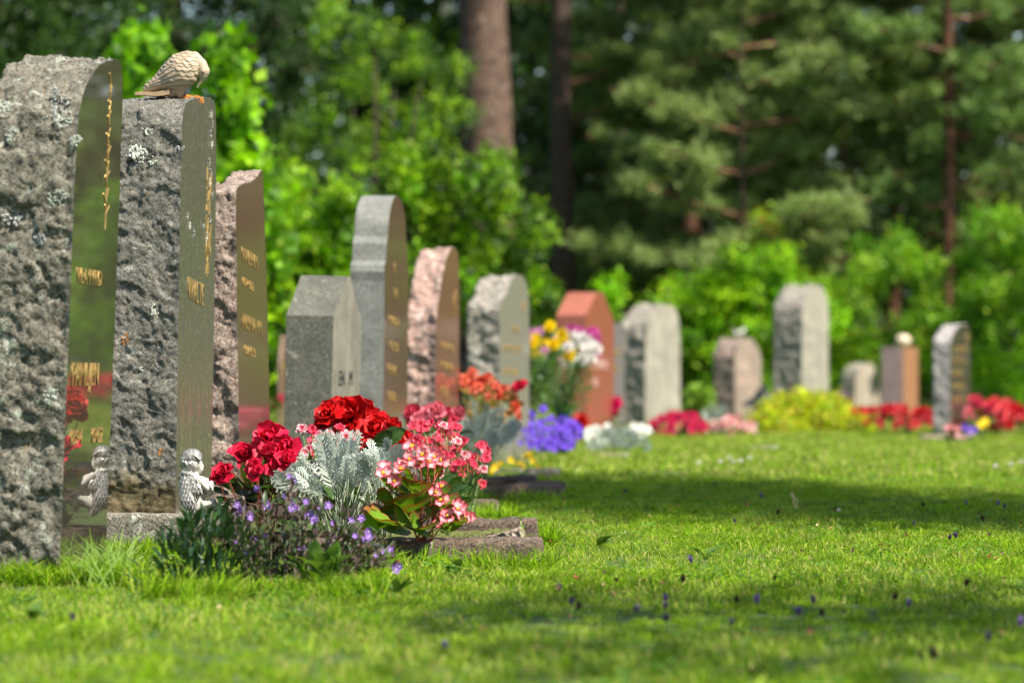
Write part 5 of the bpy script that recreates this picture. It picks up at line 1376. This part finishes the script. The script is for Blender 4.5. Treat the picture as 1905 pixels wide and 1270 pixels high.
# ------------------------------------------------------------ trees and hedge
def trunk_mesh(path, rads, n=14, seed=0, amp=.06):
    mb = MB(); V = []; k = len(path)
    for i, p_ in enumerate(path):
        for j in range(n):
            t = 2 * math.pi * j / n; q = rads[i] * (1 + amp * noise.noise(Vector((math.cos(t) * 2 + seed, math.sin(t) * 2, i * .7))) * 2)
            V.append((p_[0] + math.cos(t) * q, p_[1] + math.sin(t) * q, p_[2]))
    Fs = [(i * n + j, i * n + (j + 1) % n, (i + 1) * n + (j + 1) % n, (i + 1) * n + j) for i in range(k - 1) for j in range(n)]
    mb.add(V, Fs + [tuple((k - 1) * n + j for j in range(n))]); return mb.mesh('trunk', True)
def pine(label, px, s, dia_px, barkmat, top=16, crown_from=2.5, nlimb=26, seed=0, span=2.2, lean=0.0, tufts_=2600, cols=((.12, .19, .045), (.18, .25, .07), (.05, .09, .025)), group='pine trees in the wood behind', limbmat=None, name='pine_tree', dens=1.0, dz=.42):
    g_ = G(px, s); r = random.Random(seed); nr = np.random.default_rng(seed)
    root = empty(name, g_, label, 'tree', group)
    rad = dia_px / s / 2
    path = [(lean * z + .04 * math.sin(z * .7 + seed), .03 * math.sin(z + seed), z) for z in np.linspace(-.1, top, 20)]
    link('trunk', trunk_mesh(path, [rad * (1.12 - .75 * i / 19) for i in range(20)], 14, seed), barkmat, root)
    mb = MB(); cen = []; dirs = []
    for k in range(nlimb):
        z = crown_from + dz * k * r.uniform(.85, 1.15); a = r.random() * 6.28
        if r.random() < .5: a = r.choice([0, math.pi]) + r.uniform(-.7, .7)
        L = span * (1 - .5 * k / nlimb) * r.uniform(.6, 1.15); mb = MB()
        st = Vector((lean * z, 0, z)); d = Vector((math.cos(a), math.sin(a) * .8, r.uniform(-.05, .28)))
        pts = [st + d * L * t + Vector((0, 0, .12 * L * t * t)) + Vector((r.uniform(-.04, .04), r.uniform(-.04, .04), r.uniform(-.04, .04))) * (t > 0) for t in (0, .25, .5, .75, 1)]
        tube_proto(pts, [.03, .024, .018, .013, .005], (1, 1, 1), mb, 5)
        for q in range(int(9 * L / 2 * 1.6)):
            t = r.uniform(.25, 1); i0 = min(3, int(t * 4)); bp = pts[i0].lerp(pts[i0 + 1], t * 4 - i0)
            sd = Vector((r.uniform(-1, 1), r.uniform(-1, 1), r.uniform(-.1, .5))) * r.uniform(.25, .6)
            tube_proto([bp, bp + sd], [.01, .004], (1, 1, 1), mb, 4)
            for w in range(5): cen.append(bp + sd * r.uniform(.4, 1.1)); dirs.append(sd)
        link('limb', mb.mesh('limb', True), limbmat or M_limb, root)
    per = max(8, int(34 * dens)); cen = np.array([tuple(c) for c in cen]); N = len(cen) * per
    c = np.repeat(cen, per, 0) + nr.standard_normal((N, 3)) * np.array([.075, .075, .05])
    d = nr.standard_normal((N, 3)); d[:, 2] += .4; d /= np.linalg.norm(d, axis=1)[:, None]
    x = np.cross(d, nr.standard_normal((N, 3))); x /= np.linalg.norm(x, axis=1)[:, None]
    L = nr.uniform(.07, .13, N)[:, None]; w = .009
    V = np.stack([c - x * w, c + x * w, c + d * L + x * w * .3, c + d * L - x * w * .3], 1).reshape(-1, 3)
    cols = np.array(cols); Cc = np.repeat(cols[nr.integers(0, len(cols), len(cen))], per, 0) * nr.uniform(.8, 1.25, N)[:, None]
    link('needles', quads_mesh('needles', V, 4, np.repeat(Cc, 4, 0), M_needle), None, root)
    return root
GP = 'pine trees in the wood behind'
pine('stout brown pine trunk rising behind the bushes, the thickest trunk in view', 905, 178, 96, M_bark, 16, 6.5, 14, 1, 2.5)
pine('dark slender pine trunk right of the stoutest one', 1050, 165, 42, M_barkdark, 15, 3.2, 26, 2, 2.0)
pine('pine with long horizontal reddish limbs in the centre right of the wood', 1290, 150, 34, M_barkred, 15, 1.2, 46, 3, 2.6, dz=.2)
pine('dense pale green pine left of the reddish trunk', 1500, 160, 26, M_barkred, 15, 1.6, 46, 4, 2.0, dz=.2, cols=((.14, .23, .055), (.21, .31, .09), (.06, .11, .03)))
pine('slim reddish pine trunk with dark gaps beside it, right part of the wood', 1664, 160, 22, M_barkred, 15, 3.4, 24, 5, 1.5, cols=((.19, .30, .08), (.12, .20, .05)))
pine('pine with bright tufted crown between the two right trunks', 1760, 172, 18, M_barkred, 14, 2.2, 36, 6, 1.3, dz=.22, cols=((.18, .29, .08), (.08, .14, .035)))
pine('thin pine trunk near the right edge of the photo', 1845, 150, 22, M_bark, 15, 2.4, 34, 7, 1.8, dz=.25)
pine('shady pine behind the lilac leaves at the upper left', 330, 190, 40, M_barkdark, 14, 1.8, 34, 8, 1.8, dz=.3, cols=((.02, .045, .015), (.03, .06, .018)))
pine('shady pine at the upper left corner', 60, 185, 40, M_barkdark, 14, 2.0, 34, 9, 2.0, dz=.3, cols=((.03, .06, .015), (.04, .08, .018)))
pine('pine beyond the right edge of the photo', 2180, 160, 40, M_bark, 15, 2.2, 34, 10, 2.6, dz=.32)
pine('pine standing well outside the right edge', 2700, 165, 44, M_bark, 15, 2.2, 30, 11, 2.8, dz=.34)
for (x_, s_, sd_, lab_) in ((1385, 172, 21, 'young pine with pale layered boughs in the middle of the wood'), (1235, 160, 22, 'young pine with long low boughs right of the dark slender trunk'), (1570, 166, 23, 'young pine left of the slim reddish trunk'), (1800, 168, 24, 'young bushy pine toward the right edge')):
    pine(lab_, x_, s_, 8, M_barkdark, 9, 1.3, 34, sd_, 1.5, cols=((.17, .25, .07), (.25, .33, .11), (.07, .11, .03)), dz=.16)
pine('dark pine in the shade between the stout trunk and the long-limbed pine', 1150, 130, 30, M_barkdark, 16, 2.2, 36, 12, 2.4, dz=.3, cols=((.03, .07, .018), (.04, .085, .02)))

BG = ((.13, .32, .004), (.20, .42, .005), (.09, .22, .006), (.27, .46, .008), (.05, .13, .006))
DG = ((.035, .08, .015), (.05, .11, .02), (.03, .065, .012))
YG = ((.16, .29, .008), (.23, .36, .012), (.12, .22, .008), (.06, .12, .006))
GB = 'bushes of the hedge behind the graves'
LBsh = px_lobe
# bright leafy shoots behind the dove
foliage('lilac_bush', 'bright green broad-leaved bush rising behind the dove', 'bush',
    [LBsh(255, 130, 330, 48, 55, .3), LBsh(420, 110, 330, 26, 40, .2), LBsh(440, 210, 330, 42, 55, .3), LBsh(450, 300, 330, 40, 50, .3), LBsh(330, 330, 330, 110, 120, .4), LBsh(250, 230, 330, 50, 80, .3), LBsh(390, 500, 330, 150, 200, .5), LBsh(270, 80, 330, 26, 24, .2)],
    4200, .095, BG, 51, group=GB, clump=.06, per=10, aspect=.7, stems=14)
foliage('hedge_bush', 'dense lime-green bush filling the gap right of the pink headstone', 'bush',
    [LBsh(560, 470, 270, 90, 110, .6), LBsh(600, 620, 270, 120, 130, .6), LBsh(520, 640, 270, 60, 110, .5), LBsh(520, 370, 270, 45, 60, .4), LBsh(660, 430, 270, 50, 70, .4)],
    12500, .068, BG, 52, group=GB, loose=11, clump=.06, per=26, aspect=.6, jitter=.4)
foliage('hedge_bush', 'mid-green bush below the stout trunk, behind the arched headstone', 'bush',
    [LBsh(760, 400, 250, 90, 120, .7), LBsh(850, 330, 250, 90, 100, .6), LBsh(900, 440, 250, 110, 130, .7), LBsh(820, 560, 250, 130, 110, .7), LBsh(960, 570, 250, 75, 90, .5), LBsh(1000, 430, 250, 30, 45, .3)],
    16500, .062, YG + BG + DG, 53, group=GB, loose=12, clump=.06, per=28, jitter=.4)
foliage('conifer_bush', 'tall feathery yellow-green conifer left of the stout trunk', 'bush',
    [LBsh(720, 130, 215, 110, 70, .6), LBsh(640, 90, 215, 60, 80, .5), LBsh(800, 110, 215, 60, 90, .5), LBsh(620, 220, 215, 80, 60, .5), LBsh(730, 260, 215, 100, 70, .6), LBsh(830, 230, 215, 60, 70, .5), LBsh(560, 280, 215, 50, 60, .4)],
    8500, .055, YG + DG, 54, group=GB, loose=9, clump=.055, per=30, aspect=.35, jitter=.4)
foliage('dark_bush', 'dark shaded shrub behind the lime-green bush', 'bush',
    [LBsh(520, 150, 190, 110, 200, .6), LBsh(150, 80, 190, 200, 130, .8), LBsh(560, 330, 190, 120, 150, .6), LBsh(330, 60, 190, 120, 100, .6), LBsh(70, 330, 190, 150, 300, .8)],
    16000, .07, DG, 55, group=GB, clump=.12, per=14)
foliage('hedge_bush', 'leafy undergrowth between red gabled and brownish headstones', 'bush',
    [LBsh(1150, 620, 190, 80, 90, .6), LBsh(1260, 600, 190, 80, 100, .6), LBsh(1340, 590, 190, 90, 110, .6), LBsh(1430, 520, 190, 50, 90, .5), LBsh(1400, 610, 190, 90, 90, .6), LBsh(1500, 600, 190, 70, 80, .5), LBsh(1080, 660, 190, 60, 80, .5)],
    18000, .07, BG + YG, 56, group=GB, loose=12, clump=.06, per=24, jitter=.4)
foliage('hedge_bush', 'trimmed bright green hedge at the far right', 'bush',
    [LBsh(1620, 690, 180, 90, 62, .5), LBsh(1760, 690, 180, 110, 66, .5), LBsh(1900, 690, 180, 110, 66, .5), LBsh(1500, 690, 180, 70, 60, .5), LBsh(1380, 700, 180, 80, 55, .5)],
    17000, .045, BG, 57, group=GB, clump=.06, per=14)
foliage('hedge_bush', 'loose shrub with yellow-green leaves above the trimmed hedge', 'bush',
    [LBsh(1560, 590, 178, 80, 70, .6), LBsh(1680, 560, 178, 80, 100, .6), LBsh(1790, 560, 184, 80, 110, .6), LBsh(1900, 540, 184, 80, 130, .6), LBsh(1980, 560, 184, 80, 120, .6), LBsh(1850, 440, 184, 60, 50, .5), LBsh(1640, 480, 184, 50, 50, .5)],
    20000, .06, ((.12, .28, .02), (.17, .34, .02), (.08, .18, .015), (.24, .36, .02)), 58, group=GB, loose=12, clump=.065, per=24, jitter=.4)
foliage('hedge_bush', 'sunlit yellow-green shrub with orange berries behind the small tan headstone', 'bush',
    [LBsh(1600, 660, 172, 70, 50, .4), LBsh(1700, 650, 172, 60, 40, .4), LBsh(1480, 640, 172, 60, 50, .4), LBsh(1420, 440, 172, 28, 60, .3)],
    6000, .06, ((.20, .38, .01), (.27, .44, .02), (.14, .28, .01), (.50, .22, .05)), 63, group=GB, clump=.06, per=16, jitter=.4)
foliage('hedge_bush', 'green hedge continuing past the right edge of the photo', 'bush',
    [(6.5 + i * 1.6, 37 - i * .6, 1.0, 1.2, .8, 1.2) for i in range(6)] + [(7.5 + i * 2.2, 39 - i * .4, 2.2, 1.6, .8, 1.4) for i in range(4)], 16000, .09, BG + DG, 59, group=GB, clump=.14, per=14)
foliage('hedge_bush', 'low hedge hidden behind the nearest headstones at the left', 'bush',
    [LBsh(60, 560, 300, 120, 200, .6), LBsh(200, 600, 300, 120, 200, .6), LBsh(350, 640, 300, 120, 160, .6), LBsh(-120, 560, 300, 140, 200, .6)],
    8000, .07, BG, 60, group=GB, clump=.1, per=12)
# far dark wood
r = np.random.default_rng(77)
lob = []
for k in range(230):
    x = r.uniform(-16, 26); y = r.uniform(50, 66); z = r.uniform(0, 11); lob.append((x, y, z, 2.2, 1.5, 1.5))
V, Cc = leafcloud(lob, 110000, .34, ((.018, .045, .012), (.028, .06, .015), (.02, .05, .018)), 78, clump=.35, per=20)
o = link('far_wood', quads_mesh('far_wood', V, 4, Cc, M_leaf)); tag(o, 'dark mass of woodland far behind the pines', None, None, 'stuff')
m_, nt2 = newmat('forest_floor')
pr = node(nt2, 'ShaderNodeBsdfPrincipled', Roughness=.95); tc2 = nt2.nodes.new('ShaderNodeTexCoord')
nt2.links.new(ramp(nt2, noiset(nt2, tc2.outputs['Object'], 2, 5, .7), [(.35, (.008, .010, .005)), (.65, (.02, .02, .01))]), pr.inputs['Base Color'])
o2 = nt2.nodes.new('ShaderNodeOutputMaterial'); nt2.links.new(pr.outputs[0], o2.inputs[0])
me = bpy.data.meshes.new('forest_floor'); n = 40; VV = []; FF = []
for i in range(n + 1):
    for j in range(13):
        x = -40 + 90 * i / n; t = j / 12; y = 44 + 50 * t; VV.append((x, y, .01 + 9 * max(0, t - .35) ** 1.2 + .4 * noise.noise(Vector((x * .2, y * .2, 0))) * t))
for i in range(n):
    for j in range(12): a = i * 13 + j; FF.append((a, a + 13, a + 14, a + 1))
me.from_pydata(VV, [], FF); o = link('forest_floor', me, m_); o['kind'] = 'structure'

# shade trees standing outside the frame to the right; their crowns shade the lawn
def shade_tree(label, patches, zc, trunk_xy, seed, n=9000, leaf=.10, dens=None):
    root = empty('birch_tree', (trunk_xy[0], trunk_xy[1], 0), label, 'tree', 'birches outside the frame shading the lawn')
    lobes = []
    for (gx, gy, rx, ry) in patches:
        off = SUNV * (zc / SUNV.z); lobes.append((gx + off.x - trunk_xy[0], gy + off.y - trunk_xy[1], zc, rx, ry, .45))
    V, Cc = leafcloud(lobes, n, leaf, YG, seed, clump=.10, per=12, jitter=.6)
    link('crown', quads_mesh('crown', V, 4, Cc, M_leaf), None, root)
    link('trunk', trunk_mesh([(0, 0, z) for z in np.linspace(-.1, zc + .5, 12)], [.16 - .01 * i for i in range(12)], 12, seed), plain_mat('birch_bark', (.6, .58, .54), .8, 0, .3, .5, 8), root)
    for l in lobes:
        mb = MB(); tube_proto([(0, 0, zc * .75), (l[0] * .5, l[1] * .5, zc * .9), (l[0], l[1], zc)], [.05, .035, .015], (1, 1, 1), mb, 6); link('limb', mb.mesh('limb', True), M_barkdark, root)
def lawnpatch(px, d0, d1, rx):
    d = (d0 + d1) / 2; return ((px - 952.5) * d / F, d, rx, (d1 - d0) / 2)
shade_tree('birch outside the right edge whose crown throws the long band of shade', [lawnpatch(1000, 9.2, 13.0, .34), lawnpatch(1160, 8.6, 13.6, .36), lawnpatch(1360, 8.3, 13.2, .38), lawnpatch(1560, 8.2, 12.4, .38), lawnpatch(1760, 8.1, 11.4, .38), lawnpatch(1960, 8.0, 10.6, .5), (2.3, 9.6, .6, 1.0)], 5.2, (6.6, 9.5), 91, 19000)
shade_tree('birch beside the camera to the right, shading the nearest grass', [lawnpatch(1050, 4.7, 6.4, .24), lawnpatch(1350, 4.5, 6.6, .28), lawnpatch(1650, 4.3, 6.7, .28), lawnpatch(1950, 4.2, 6.5, .4), (1.3, 5.6, .6, .8), lawnpatch(1150, 4.2, 4.9, .25)], 4.8, (6.2, 4.0), 92, 1900)
for i, (x, y) in enumerate([(11.5, 27), (14, 31), (11.5, 33), (16.5, 34), (18, 38), (13.5, 39), (21, 36)]):
    foliage('broadleaf_tree', 'leafy tree standing beyond the right edge of the photo', 'tree',
        [(x, y, 1.2, 1.3, 1.0, 1.3), (x + .5, y, 3.0, 1.5, 1.1, 1.4), (x - .4, y, 4.6, 1.2, 1.0, 1.2), (x, y, 6.2, .9, .8, 1.0)], 5000, .14, DG if i % 2 else YG, 120 + i, group='trees beyond the right edge', clump=.2, per=14, stemr=.05)
